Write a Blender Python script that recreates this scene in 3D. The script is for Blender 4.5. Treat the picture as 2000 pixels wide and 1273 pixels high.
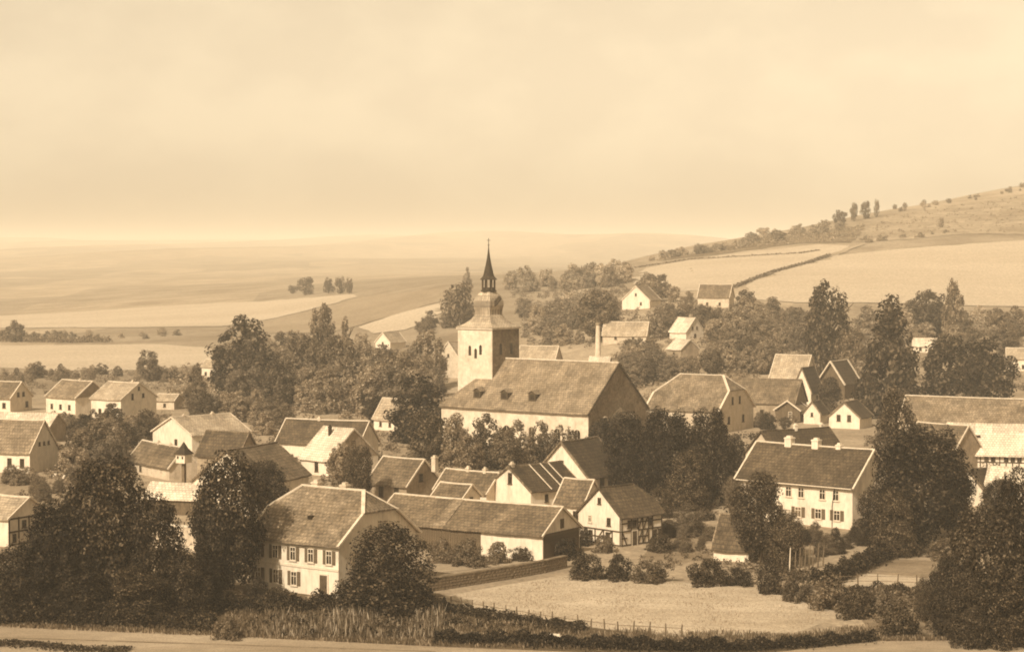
import bpy, bmesh, math, random, bisect
import numpy as np
from mathutils import Vector, Matrix

for o in list(bpy.data.objects): bpy.data.objects.remove(o)
sc = bpy.context.scene
COL = sc.collection
R = math.radians

# ------------------------------------------------------------------ camera, sky, sun, exposure
cam = bpy.data.cameras.new('camera'); cam_o = bpy.data.objects.new('camera', cam); COL.objects.link(cam_o)
sc.camera = cam_o
cam.sensor_width = 36.0; cam.lens = 36.0 * 3900 / 2000; cam.clip_start = 1.0; cam.clip_end = 30000
cam_o.location = (0, 0, 35.0)
cam_o.rotation_euler = (R(90) - math.atan(136.5 / 3900), 0, 0)

SUN_XY = Vector((-0.51, -0.86)).normalized(); SUN_EL = R(40)
world = bpy.data.worlds.new('World'); sc.world = world; world.use_nodes = True
wn, wl = world.node_tree.nodes, world.node_tree.links
for n in list(wn): wn.remove(n)
w_out = wn.new('ShaderNodeOutputWorld'); w_bg = wn.new('ShaderNodeBackground')
w_sky = wn.new('ShaderNodeTexSky'); w_sky.sky_type = 'NISHITA'; w_sky.sun_disc = False
w_sky.sun_elevation = SUN_EL; w_sky.sun_rotation = math.atan2(SUN_XY.x, SUN_XY.y)
w_sky.dust_density = 2.2; w_sky.air_density = 1.0; w_sky.ozone_density = 1.0
w_bw = wn.new('ShaderNodeRGBToBW'); w_mul = wn.new('ShaderNodeMixRGB'); w_mul.blend_type = 'MULTIPLY'; w_mul.inputs[0].default_value = 1
# thin cumulus veil over the whole sky
w_tc = wn.new('ShaderNodeTexCoord'); w_map = wn.new('ShaderNodeMapping'); w_map.inputs['Scale'].default_value = (12, 12, 20)
w_noi = wn.new('ShaderNodeTexNoise'); w_noi.inputs['Scale'].default_value = 1.4; w_noi.inputs['Detail'].default_value = 5; w_noi.inputs['Roughness'].default_value = 0.5
w_rmp = wn.new('ShaderNodeValToRGB')
w_rmp.color_ramp.elements[0].position = 0.40; w_rmp.color_ramp.elements[0].color = (0.97, 0.785, 0.53, 1)
w_rmp.color_ramp.elements[1].position = 0.62; w_rmp.color_ramp.elements[1].color = (1.05, 0.855, 0.575, 1)
wl.new(w_tc.outputs['Generated'], w_map.inputs[0]); wl.new(w_map.outputs[0], w_noi.inputs['Vector']); wl.new(w_noi.outputs['Fac'], w_rmp.inputs[0])
wl.new(w_sky.outputs[0], w_bw.inputs[0]); wl.new(w_bw.outputs[0], w_mul.inputs[1]); wl.new(w_rmp.outputs[0], w_mul.inputs[2])
wl.new(w_mul.outputs[0], w_bg.inputs[0]); w_bg.inputs[1].default_value = 0.15
wl.new(w_bg.outputs[0], w_out.inputs[0])

sun = bpy.data.lights.new('sun', 'SUN'); sun.energy = 4.1; sun.angle = R(0.6); sun.color = (1.0, 0.90, 0.74)
sun_o = bpy.data.objects.new('sun', sun); COL.objects.link(sun_o)
sd = Vector((SUN_XY.x * math.cos(SUN_EL), SUN_XY.y * math.cos(SUN_EL), math.sin(SUN_EL)))
sun_o.rotation_euler = (-sd).to_track_quat('-Z', 'Y').to_euler(); sun_o.location = sd * 300

sc.render.engine = 'CYCLES'
sc.view_settings.view_transform = 'Standard'; sc.view_settings.look = 'None'
sc.view_settings.exposure = 0.45; sc.view_settings.gamma = 1.0; sc.view_settings.use_curve_mapping = False
sc.cycles.volume_bounces = 1; sc.cycles.max_bounces = 5; sc.cycles.transparent_max_bounces = 4
sc.cycles.pixel_filter_type = 'BLACKMAN_HARRIS'; sc.cycles.filter_width = 1.9

# ------------------------------------------------------------------ terrain height
# valley floor is flat round the church; the ground climbs to the vineyard hill on the right and to gentle rises behind
# columns: bearing (x/y) -> profile of (distance, height)
TERR=[
 (-0.493,[(0,0),(710,0),(1278,2),(2272,8),(3692,30),(5964,75),(7384,86),(9230,60)]),
 (-0.254,[(0,0),(710,0),(1278,2),(2272,9),(3692,28),(5964,72),(7384,86),(9230,60)]),
 (-0.127,[(0,0),(568,0),(795,3),(1079,9.5),(1420,14),(2272,16),(3692,40),(5964,88),(7384,98),(9230,60)]),
 (-0.081,[(0,0),(540,0),(795,7),(1051,16.5),(1278,18),(2130,17),(3692,42),(5964,92),(7384,102),(9230,60)]),
 (-0.035,[(0,0),(525,0),(738,13),(909,22.5),(1136,23),(2130,18),(3692,42),(5964,92),(7384,102),(9230,60)]),
 (0.014,[(0,0),(497,0),(667,12),(923,21),(1207,24),(2130,18),(3692,42),(5964,90),(7384,100),(9230,60)]),
 (0.051,[(0,0),(469,0),(639,16),(795,23),(994,31),(1278,29),(2130,18),(3692,42),(5964,85),(7384,95),(9230,60)]),
 (0.089,[(0,0),(454,0),(568,10.5),(639,18),(852,30),(1065,41),(1278,39),(2130,20),(3692,42),(5964,80),(7384,90),(9230,60)]),
 (0.128,[(0,0),(454,0),(568,10.5),(639,17.5),(880,34),(1136,49),(1349,47),(2130,25),(3692,42),(5964,70),(7384,85),(9230,60)]),
 (0.192,[(0,0),(454,0),(568,9),(682,19),(923,39),(1207,64),(1420,66),(2130,40),(3692,42),(5964,70),(7384,85),(9230,60)]),
 (0.256,[(0,0),(454,0),(568,8),(710,19),(994,47),(1278,81),(1491,88),(2130,60),(3692,42),(5964,70),(7384,85),(9230,60)]),
 (0.493,[(0,0),(469,0),(710,19),(994,50),(1278,90),(1491,98),(2130,70),(3692,50),(5964,70),(7384,85),(9230,60)]),
]
TBEAR=[c[0] for c in TERR]
def _prof(p,d):
    if d<=p[0][0]: return p[0][1]
    for i in range(len(p)-1):
        a,b=p[i],p[i+1]
        if d<=b[0]:
            t=(d-a[0])/(b[0]-a[0])
            return a[1]+(b[1]-a[1])*t
    return p[-1][1]
def ground_raw(x,y):
    if y<150: return 33.2*((150-max(y,0))/150)**2+max(0,-y)*0.12
    r=max(-0.5,min(0.5,x/y))
    i=max(1,min(len(TERR)-1,bisect.bisect_left(TBEAR,r)))
    a,b=TERR[i-1],TERR[i]
    t=(r-a[0])/(b[0]-a[0])
    return _prof(a[1],y)*(1-t)+_prof(b[1],y)*t
def ground(x,y):
    # smoothed, with a little relief away from the village
    k=6+0.03*max(0,y-420)
    h=(2*ground_raw(x,y)+ground_raw(x-k,y)+ground_raw(x+k,y)+ground_raw(x,y-k)+ground_raw(x,y+k))/6
    w=max(0,min(1,(y-470)/280))
    h+=w*0.6*math.sin(x*0.029+1.3)*math.cos(y*0.021)
    v=max(0,min(1,(y-2300)/1500))   # low wooded ridges far off
    h+=v*(13*math.sin(x*0.0016+0.9)*math.cos(y*0.0011+0.4)+9*math.sin(x*0.0041+y*0.0013)+5*math.sin(x*0.0093-y*0.002+2))
    return h

# ------------------------------------------------------------------ materials (sepia print: every tone is a brown of its own lightness)
def tone(v, warm=1.0):
    k = min(1.0, v) ** 0.5
    g = 0.61 + 0.31 * k; b = 0.25 + 0.53 * k
    r = v / (0.2126 + 0.7152 * g + 0.0722 * b)
    return (r, r * (1 - (1 - g) * warm), r * (1 - (1 - b) * warm), 1)
MATS = {}
def base_mat(name):
    m = bpy.data.materials.new(name); m.use_nodes = True
    MATS[name] = m
    nt = m.node_tree; bs = nt.nodes['Principled BSDF']
    return m, nt, bs
def noise(nt, scale, detail=4, rough=0.6, coord='Object', stretch=None):
    tc = nt.nodes.new('ShaderNodeTexCoord'); n = nt.nodes.new('ShaderNodeTexNoise')
    n.inputs['Scale'].default_value = scale; n.inputs['Detail'].default_value = detail; n.inputs['Roughness'].default_value = rough
    if coord == 'World':
        g = nt.nodes.new('ShaderNodeNewGeometry'); src = g.outputs['Position']
    else: src = tc.outputs[coord]
    if stretch:
        mp = nt.nodes.new('ShaderNodeMapping'); mp.inputs['Scale'].default_value = stretch
        nt.links.new(src, mp.inputs[0]); src = mp.outputs[0]
    nt.links.new(src, n.inputs['Vector'])
    return n.outputs['Fac']
def ramp(nt, fac, stops):
    r = nt.nodes.new('ShaderNodeValToRGB'); nt.links.new(fac, r.inputs[0])
    e = r.color_ramp.elements
    while len(e) < len(stops): e.new(0.5)
    for i, (p, c) in enumerate(stops): e[i].position = p; e[i].color = c
    return r.outputs[0]
def mix(nt, fac, a, b, mode='MIX'):
    m = nt.nodes.new('ShaderNodeMixRGB'); m.blend_type = mode
    for i, v in enumerate((fac, a, b)):
        if hasattr(v, 'is_output') or isinstance(v, bpy.types.NodeSocket): nt.links.new(v, m.inputs[i])
        else: m.inputs[i].default_value = v
    return m.outputs[0]
def bump(nt, bs, h, strength, dist):
    b = nt.nodes.new('ShaderNodeBump'); b.inputs['Strength'].default_value = strength; b.inputs['Distance'].default_value = dist
    nt.links.new(h, b.inputs['Height']); nt.links.new(b.outputs[0], bs.inputs['Normal'])
def surf(name, v, var=0.25, sc1=0.6, sc2=5.0, rough=0.9, coord='Object', bmp=(0.4, 0.04), stretch=None, spec=0.2, stain=0.0):
    """two-scale mottled surface of lightness v"""
    m, nt, bs = base_mat(name)
    a = noise(nt, sc1, 4, 0.6, coord, stretch); b = noise(nt, sc2, 3, 0.65, coord, stretch)
    c1 = ramp(nt, a, [(0.3, tone(v * (1 - var))), (0.7, tone(min(0.85, v * (1 + var))))])
    k = ramp(nt, b, [(0.3, (1 - var, 1 - var, 1 - var, 1)), (0.7, (1 + var, 1 + var, 1 + var, 1))])
    col = mix(nt, 1.0, c1, k, 'MULTIPLY')
    if stain:
        s1 = noise(nt, 0.55, 5, 0.7, coord, (1, 1, 0.35)); s2 = noise(nt, 2.4, 4, 0.7, coord, (1.6, 1.6, 0.12))
        col = mix(nt, 1.0, col, ramp(nt, s1, [(0.50, (1, 1, 1, 1)), (0.72, (1 - stain, 1 - stain * 1.05, 1 - stain * 1.1, 1))]), 'MULTIPLY')
        col = mix(nt, 1.0, col, ramp(nt, s2, [(0.52, (1, 1, 1, 1)), (0.75, (1 - stain * .8, 1 - stain * .85, 1 - stain * .9, 1))]), 'MULTIPLY')
    nt.links.new(col, bs.inputs['Base Color'])
    bs.inputs['Roughness'].default_value = rough; bs.inputs['Specular IOR Level'].default_value = spec
    if bmp: bump(nt, bs, b, *bmp)
    return m
surf('whitewash', 0.55, 0.11, 0.5, 2.2, bmp=(0.3, 0.03), stretch=(1, 1, .45), stain=0.28)
surf('plaster_cream', 0.40, 0.14, 0.5, 2.4, bmp=(0.3, 0.03), stain=0.32)
surf('plaster_grey', 0.22, 0.2, 0.5, 2.4, bmp=(0.4, 0.03), stain=0.35)
surf('stone_and_shade', 0.12, 0.35, 0.7, 2.2, bmp=(0.7, 0.08))  # field wall stone; also paints shade on the church gable and tower
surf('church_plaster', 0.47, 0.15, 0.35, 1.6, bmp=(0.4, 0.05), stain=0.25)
surf('timber', 0.045, 0.3, 1.5, 9.0)
surf('boards', 0.075, 0.4, 1.5, 6.0, stretch=(3, 3, 0.4))
surf('shutter_paint', 0.085, 0.15, 1.5, 8.0)
surf('trim_paint', 0.48, 0.10, 1.0, 6.0)
surf('mortar', 0.46, 0.18, 1.5, 8.0)
surf('door_wood', 0.06, 0.3, 1.5, 8.0)
surf('brick', 0.17, 0.25, 1.0, 6.0)
surf('brick_pale', 0.42, 0.2, 1.0, 6.0)
surf('bark', 0.055, 0.35, 2.0, 8.0)
surf('post_wood', 0.10, 0.3, 2.0, 8.0)
def roof_mat(name, v, var=0.28, rows=4.2):
    m, nt, bs = base_mat(name)
    a = noise(nt, 0.35, 4, 0.65); b = noise(nt, 1.9, 6, 0.8); s = noise(nt, 0.9, 3, 0.6, stretch=(2.4, 0.25, 0.25))
    tc = nt.nodes.new('ShaderNodeTexCoord')
    br = nt.nodes.new('ShaderNodeTexBrick'); br.inputs['Scale'].default_value = 1.0
    br.inputs['Brick Width'].default_value = 0.5; br.inputs['Row Height'].default_value = 0.40; br.inputs['Mortar Size'].default_value = 0.05
    br.inputs['Color1'].default_value = (0.86,) * 3 + (1,); br.inputs['Color2'].default_value = (1.14,) * 3 + (1,); br.inputs['Mortar'].default_value = (0.6,) * 3 + (1,)
    nt.links.new(tc.outputs['Object'], br.inputs['Vector'])
    c = ramp(nt, a, [(0.32, tone(v * (1 - var))), (0.68, tone(v * (1 + var)))])
    k = ramp(nt, b, [(0.36, (1 - 1.35 * var,) * 3 + (1,)), (0.64, (1 + 1.35 * var,) * 3 + (1,))])
    st = ramp(nt, s, [(0.35, (0.86,) * 3 + (1,)), (0.65, (1.12,) * 3 + (1,))])
    c = mix(nt, 1.0, mix(nt, 1.0, mix(nt, 1.0, c, k, 'MULTIPLY'), st, 'MULTIPLY'), br.outputs['Color'], 'MULTIPLY')
    pb = nt.nodes.new('ShaderNodeTexBrick'); pb.inputs['Scale'].default_value = 1.0; pb.offset = 0.37; pb.inputs['Brick Width'].default_value = 2.7; pb.inputs['Row Height'].default_value = 1.3; pb.inputs['Mortar Size'].default_value = 0.0
    pb.inputs['Color1'].default_value = (0.82,) * 3 + (1,); pb.inputs['Color2'].default_value = (1.18,) * 3 + (1,)
    wv = nt.nodes.new('ShaderNodeMixRGB'); wv.inputs[0].default_value = 0.5; nz = nt.nodes.new('ShaderNodeTexNoise'); nz.inputs['Scale'].default_value = 1.2; nt.links.new(tc.outputs['Object'], nz.inputs['Vector'])
    nt.links.new(tc.outputs['Object'], wv.inputs[1]); nt.links.new(nz.outputs['Color'], wv.inputs[2]); wv.blend_type = 'ADD'; nt.links.new(wv.outputs[0], pb.inputs['Vector'])   # patches of newer and older tiles
    c = mix(nt, 1.0, c, pb.outputs['Color'], 'MULTIPLY')
    nt.links.new(c, bs.inputs['Base Color']); bs.inputs['Roughness'].default_value = 0.85; bs.inputs['Specular IOR Level'].default_value = 0.25
    bump(nt, bs, b, 0.6, 0.06)
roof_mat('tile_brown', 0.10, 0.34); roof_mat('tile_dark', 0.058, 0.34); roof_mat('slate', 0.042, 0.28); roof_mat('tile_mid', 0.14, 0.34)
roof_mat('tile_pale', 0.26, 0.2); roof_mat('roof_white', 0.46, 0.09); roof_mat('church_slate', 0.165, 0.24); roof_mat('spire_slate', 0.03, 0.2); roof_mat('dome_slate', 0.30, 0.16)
m, nt, bs = base_mat('glass'); bs.inputs['Roughness'].default_value = 0.15; oi = nt.nodes.new('ShaderNodeObjectInfo'); nt.links.new(ramp(nt, oi.outputs['Random'], [(0.0, tone(0.008)), (0.75, tone(0.02)), (1.0, tone(0.10))]), bs.inputs['Base Color'])
m, nt, bs = base_mat('iron'); bs.inputs['Base Color'].default_value = tone(0.03); bs.inputs['Roughness'].default_value = 0.5; bs.inputs['Metallic'].default_value = 0.6
def leaf_mat(name, v, lo=0.45, hi=2.4):
    m, nt, bs = base_mat(name)
    g = nt.nodes.new('ShaderNodeNewGeometry'); oi = nt.nodes.new('ShaderNodeObjectInfo')
    c = ramp(nt, g.outputs['Random Per Island'], [(0.0, tone(v * lo)), (0.66, tone(v)), (1.0, tone(v * hi))])  # random leaf tones; the bright end also paints sunlit sparkle
    o = ramp(nt, oi.outputs['Random'], [(0.0, (0.58,) * 3 + (1,)), (0.5, (1.0,) * 3 + (1,)), (1.0, (1.4,) * 3 + (1,))])
    c = mix(nt, 1.0, c, o, 'MULTIPLY')
    nt.links.new(c, bs.inputs['Base Color']); bs.inputs['Roughness'].default_value = 0.65; bs.inputs['Specular IOR Level'].default_value = 0.12
    tr = nt.nodes.new('ShaderNodeBsdfTranslucent'); nt.links.new(c, tr.inputs[0])
    ms = nt.nodes.new('ShaderNodeMixShader'); ms.inputs[0].default_value = 0.22
    out = nt.nodes['Material Output']
    nt.links.new(bs.outputs[0], ms.inputs[1]); nt.links.new(tr.outputs[0], ms.inputs[2]); nt.links.new(ms.outputs[0], out.inputs[0])
for i, (v, lo, hi) in enumerate(((0.018, 0.25, 5.5), (0.036, 0.3, 4.0), (0.10, 0.4, 2.2), (0.17, 0.5, 1.9), (0.25, 0.6, 1.6))): leaf_mat('leaf_%d' % i, v, lo, hi)  # palest tones also hold distance haze in the leaf colour
leaf_mat('dry_weed', 0.17); leaf_mat('grass_blade', 0.10); leaf_mat('meadow_blade', 0.25, 0.8, 1.25)
def ground_mat(name, v, var, big, fine, warp=None, mosaic=0):
    m, nt, bs = base_mat(name)
    a = noise(nt, big, 5, 0.6, 'World', warp); b = noise(nt, fine, 6, 0.75, 'World', warp); d = noise(nt, fine * 5, 3, 0.7, 'World')
    c = ramp(nt, a, [(0.32, tone(v * (1 - var))), (0.68, tone(v * (1 + var)))])
    k = ramp(nt, b, [(0.3, (1 - var,) * 3 + (1,)), (0.7, (1 + var,) * 3 + (1,))])
    e = ramp(nt, d, [(0.3, (0.68,) * 3 + (1,)), (0.7, (1.32,) * 3 + (1,))])
    if mosaic:      # patchwork of strips and plots
        g = nt.nodes.new('ShaderNodeNewGeometry'); mp = nt.nodes.new('ShaderNodeMapping'); mp.inputs['Scale'].default_value = (1 / 140, 1 / 420, 0); mp.inputs['Rotation'].default_value = (0, 0, 0.5)
        vo = nt.nodes.new('ShaderNodeTexVoronoi'); vo.inputs['Scale'].default_value = 1.0; vo.distance = 'MANHATTAN'
        nt.links.new(g.outputs['Position'], mp.inputs[0]); nt.links.new(mp.outputs[0], vo.inputs['Vector'])
        bw = nt.nodes.new('ShaderNodeRGBToBW'); nt.links.new(vo.outputs['Color'], bw.inputs[0])
        c = mix(nt, 1.0, c, ramp(nt, bw.outputs[0], [(0.25, (1 - mosaic,) * 3 + (1,)), (0.7, (1 + mosaic,) * 3 + (1,))]), 'MULTIPLY')
    nt.links.new(mix(nt, 1.0, mix(nt, 1.0, c, k, 'MULTIPLY'), e, 'MULTIPLY'), bs.inputs['Base Color'])
    bs.inputs['Roughness'].default_value = 0.95; bs.inputs['Specular IOR Level'].default_value = 0.1
    bump(nt, bs, b, 0.7, 0.25)
ground_mat('terrain', 0.22, 0.26, 0.03, 0.3, mosaic=0.14)
ground_mat('meadow', 0.32, 0.17, 0.09, 0.6, (0.5, 1.2, 1))
ground_mat('rough_grass', 0.075, 0.30, 0.12, 0.9)  # rough grass; dark tone also paints the tree shade beside the meadow
ground_mat('road', 0.25, 0.20, 0.10, 1.2, (0.4, 1, 1))
ground_mat('pale_field', 0.34, 0.07, 0.02, 0.2, (0.3, 1, 1))
ground_mat('dark_field', 0.20, 0.14, 0.02, 0.2)
ground_mat('vineyard', 0.21, 0.25, 0.03, 0.12)
ground_mat('scrub_slope', 0.11, 0.30, 0.03, 0.15)
ground_mat('garden_soil', 0.16, 0.25, 0.2, 1.2)

# ------------------------------------------------------------------ mesh helpers
class MB:
    """collects faces, then links them as one mesh object"""
    def __init__(s): s.v = []; s.f = []
    def poly(s, pts):
        i = len(s.v); s.v += [tuple(p) for p in pts]; s.f.append(tuple(range(i, i + len(pts))))
    def box(s, c, d, rz=0.0):
        cx, cy, cz = c; a, b, h = d[0] / 2, d[1] / 2, d[2] / 2; co, si = math.cos(rz), math.sin(rz)
        i = len(s.v)
        for z in (-h, h):
            for x, y in ((-a, -b), (a, -b), (a, b), (-a, b)): s.v.append((cx + x * co - y * si, cy + x * si + y * co, cz + z))
        s.f += [tuple(i + k for k in q) for q in ((3, 2, 1, 0), (4, 5, 6, 7), (0, 1, 5, 4), (1, 2, 6, 5), (2, 3, 7, 6), (3, 0, 4, 7))]
    def bar(s, p, q, w, h, up=(0, 0, 1)):
        p, q = Vector(p), Vector(q); d = (q - p).normalized(); u = Vector(up)
        side = d.cross(u)
        if side.length < 1e-4: side = d.cross(Vector((1, 0, 0)))
        side.normalize(); u = side.cross(d).normalized()
        i = len(s.v)
        for e in (p, q):
            for a, b in ((-1, -1), (1, -1), (1, 1), (-1, 1)): s.v.append(tuple(e + side * a * w / 2 + u * b * h / 2))
        s.f += [tuple(i + k for k in t) for t in ((0, 1, 2, 3), (7, 6, 5, 4), (0, 4, 5, 1), (1, 5, 6, 2), (2, 6, 7, 3), (3, 7, 4, 0))]
    def tube(s, pts, rad, n=7):
        base = len(s.v); pts = [Vector(p) for p in pts]
        for k, p in enumerate(pts):
            d = (pts[min(k + 1, len(pts) - 1)] - pts[max(k - 1, 0)]).normalized()
            a = d.cross(Vector((0.3, 1, 0.1))).normalized(); b = d.cross(a)
            for j in range(n):
                t = 2 * math.pi * j / n; s.v.append(tuple(p + (a * math.cos(t) + b * math.sin(t)) * rad[k]))
        for k in range(len(pts) - 1):
            for j in range(n):
                s.f.append((base + k * n + j, base + k * n + (j + 1) % n, base + (k + 1) * n + (j + 1) % n, base + (k + 1) * n + j))
        s.f.append(tuple(base + j for j in range(n))[::-1]); s.f.append(tuple(base + (len(pts) - 1) * n + j for j in range(n)))
    def lathe(s, prof, n, rot=0.0, c=(0, 0)):
        base = len(s.v)
        for r, z in prof:
            for j in range(n):
                t = rot + 2 * math.pi * j / n; s.v.append((c[0] + r * math.cos(t), c[1] + r * math.sin(t), z))
        for k in range(len(prof) - 1):
            for j in range(n):
                s.f.append((base + k * n + j, base + k * n + (j + 1) % n, base + (k + 1) * n + (j + 1) % n, base + (k + 1) * n + j))
        s.f.append(tuple(base + j for j in range(n))[::-1]); s.f.append(tuple(base + (len(prof) - 1) * n + j for j in range(n)))
    def mesh(s, name, mat):
        me = bpy.data.meshes.new(name); me.from_pydata(s.v, [], s.f); me.update()
        if mat: me.materials.append(MATS[mat])
        return me
    def build(s, name, mat, parent=None, loc=None, rz=0.0): return link(name, s.mesh(name, mat), parent, loc, rz)
def link(name, me, parent=None, loc=None, rz=0.0):
    o = bpy.data.objects.new(name, me); COL.objects.link(o)
    if parent: o.parent = parent
    if loc is not None: o.location = loc
    if rz: o.rotation_euler = (0, 0, rz)
    return o
def empty(name, loc, rz=0.0):
    o = bpy.data.objects.new(name, None); COL.objects.link(o); o.location = loc; o.rotation_euler = (0, 0, rz); o.empty_display_size = 0.5
    return o
def tag(o, label, cat, group=None, kind=None):
    if label: o['label'] = label
    if cat: o['category'] = cat
    if group: o['group'] = group
    if kind: o['kind'] = kind
    return o
def h2(x, y, s=0.0): return math.sin(x * 1.7 + y * 0.9 + s) * 0.5 + math.sin(x * 0.63 - y * 1.31 + 2.1 * s) * 0.5

# ------------------------------------------------------------------ the ground: one sheet to the horizon, fields laid on it
ys = [-200, -120, -60, -20, 0]; y = 0.0
while y < 9300:
    y += 10 if y < 420 else (9 if y < 1000 else (16 if y < 1500 else y * 0.04)); ys.append(y)
bs_ = [-0.62 + 1.24 * i / 190 for i in range(191)]
gv, gf = [], []
for yy in ys:
    for b in bs_:
        x = b * (max(yy, 0) + 320); gv.append((x, yy, ground(x, yy)))
nb = len(bs_)
for j in range(len(ys) - 1):
    for i in range(nb - 1): gf.append((j * nb + i, j * nb + i + 1, (j + 1) * nb + i + 1, (j + 1) * nb + i))
me = bpy.data.meshes.new('ground'); me.from_pydata(gv, [], gf); me.materials.append(MATS['terrain']); me.shade_smooth()
tag(link('ground', me), 'rolling grassy ground of the valley and hillside', 'ground', kind='structure')
def zground(x, y):
    """height of the ground sheet itself at x, y"""
    y = max(min(y, 9200), 0); j = bisect.bisect_right(ys, y) - 1; t = (y - ys[j]) / (ys[j + 1] - ys[j])
    def row(jj):
        q = (x / (max(ys[jj], 0) + 320) + 0.62) / 1.24 * 190; q = max(0, min(189.999, q)); i = int(q); f = q - i
        return gv[jj * nb + i][2] * (1 - f) + gv[jj * nb + i + 1][2] * f
    return row(j) * (1 - t) + row(j + 1) * t
def drape(name, poly, mat, dz, label, step):
    """a field cut to its outline, following the ground"""
    if dz > 0.03:                                   # far fields have worn, uneven borders
        rr = random.Random(name); q = []
        for (ax, ay), (bx, by) in zip(poly, poly[1:] + poly[:1]):
            d = math.hypot(bx - ax, by - ay); n = max(1, int(d / 9)); nx, ny = -(by - ay) / max(d, .1), (bx - ax) / max(d, .1)
            for k in range(n):
                t = k / n; o = rr.uniform(-1, 1) * min(3.0, d * .04) if k else 0; q.append((ax + (bx - ax) * t + nx * o, ay + (by - ay) * t + ny * o))
        poly = q
    bm = bmesh.new(); vs = [bm.verts.new((p[0], p[1], 0)) for p in poly]; bm.faces.new(vs)
    x0, x1 = min(p[0] for p in poly), max(p[0] for p in poly); y0, y1 = min(p[1] for p in poly), max(p[1] for p in poly)
    for ax, a, b in ((0, x0, x1), (1, y0, y1)):
        k = a + step
        while k < b:
            co = (k, 0, 0) if ax == 0 else (0, k, 0); no = (1, 0, 0) if ax == 0 else (0, 1, 0)
            bmesh.ops.bisect_plane(bm, geom=bm.verts[:] + bm.edges[:] + bm.faces[:], plane_co=co, plane_no=no); k += step
    bmesh.ops.triangulate(bm, faces=bm.faces[:])
    for v in bm.verts: v.co.z = zground(v.co.x, v.co.y) + dz
    me = bpy.data.meshes.new(name); bm.to_mesh(me); bm.free(); me.materials.append(MATS[mat]); me.shade_smooth()
    return tag(link(name, me), label, 'ground' if 'road' not in name else 'road', kind='structure')
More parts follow.
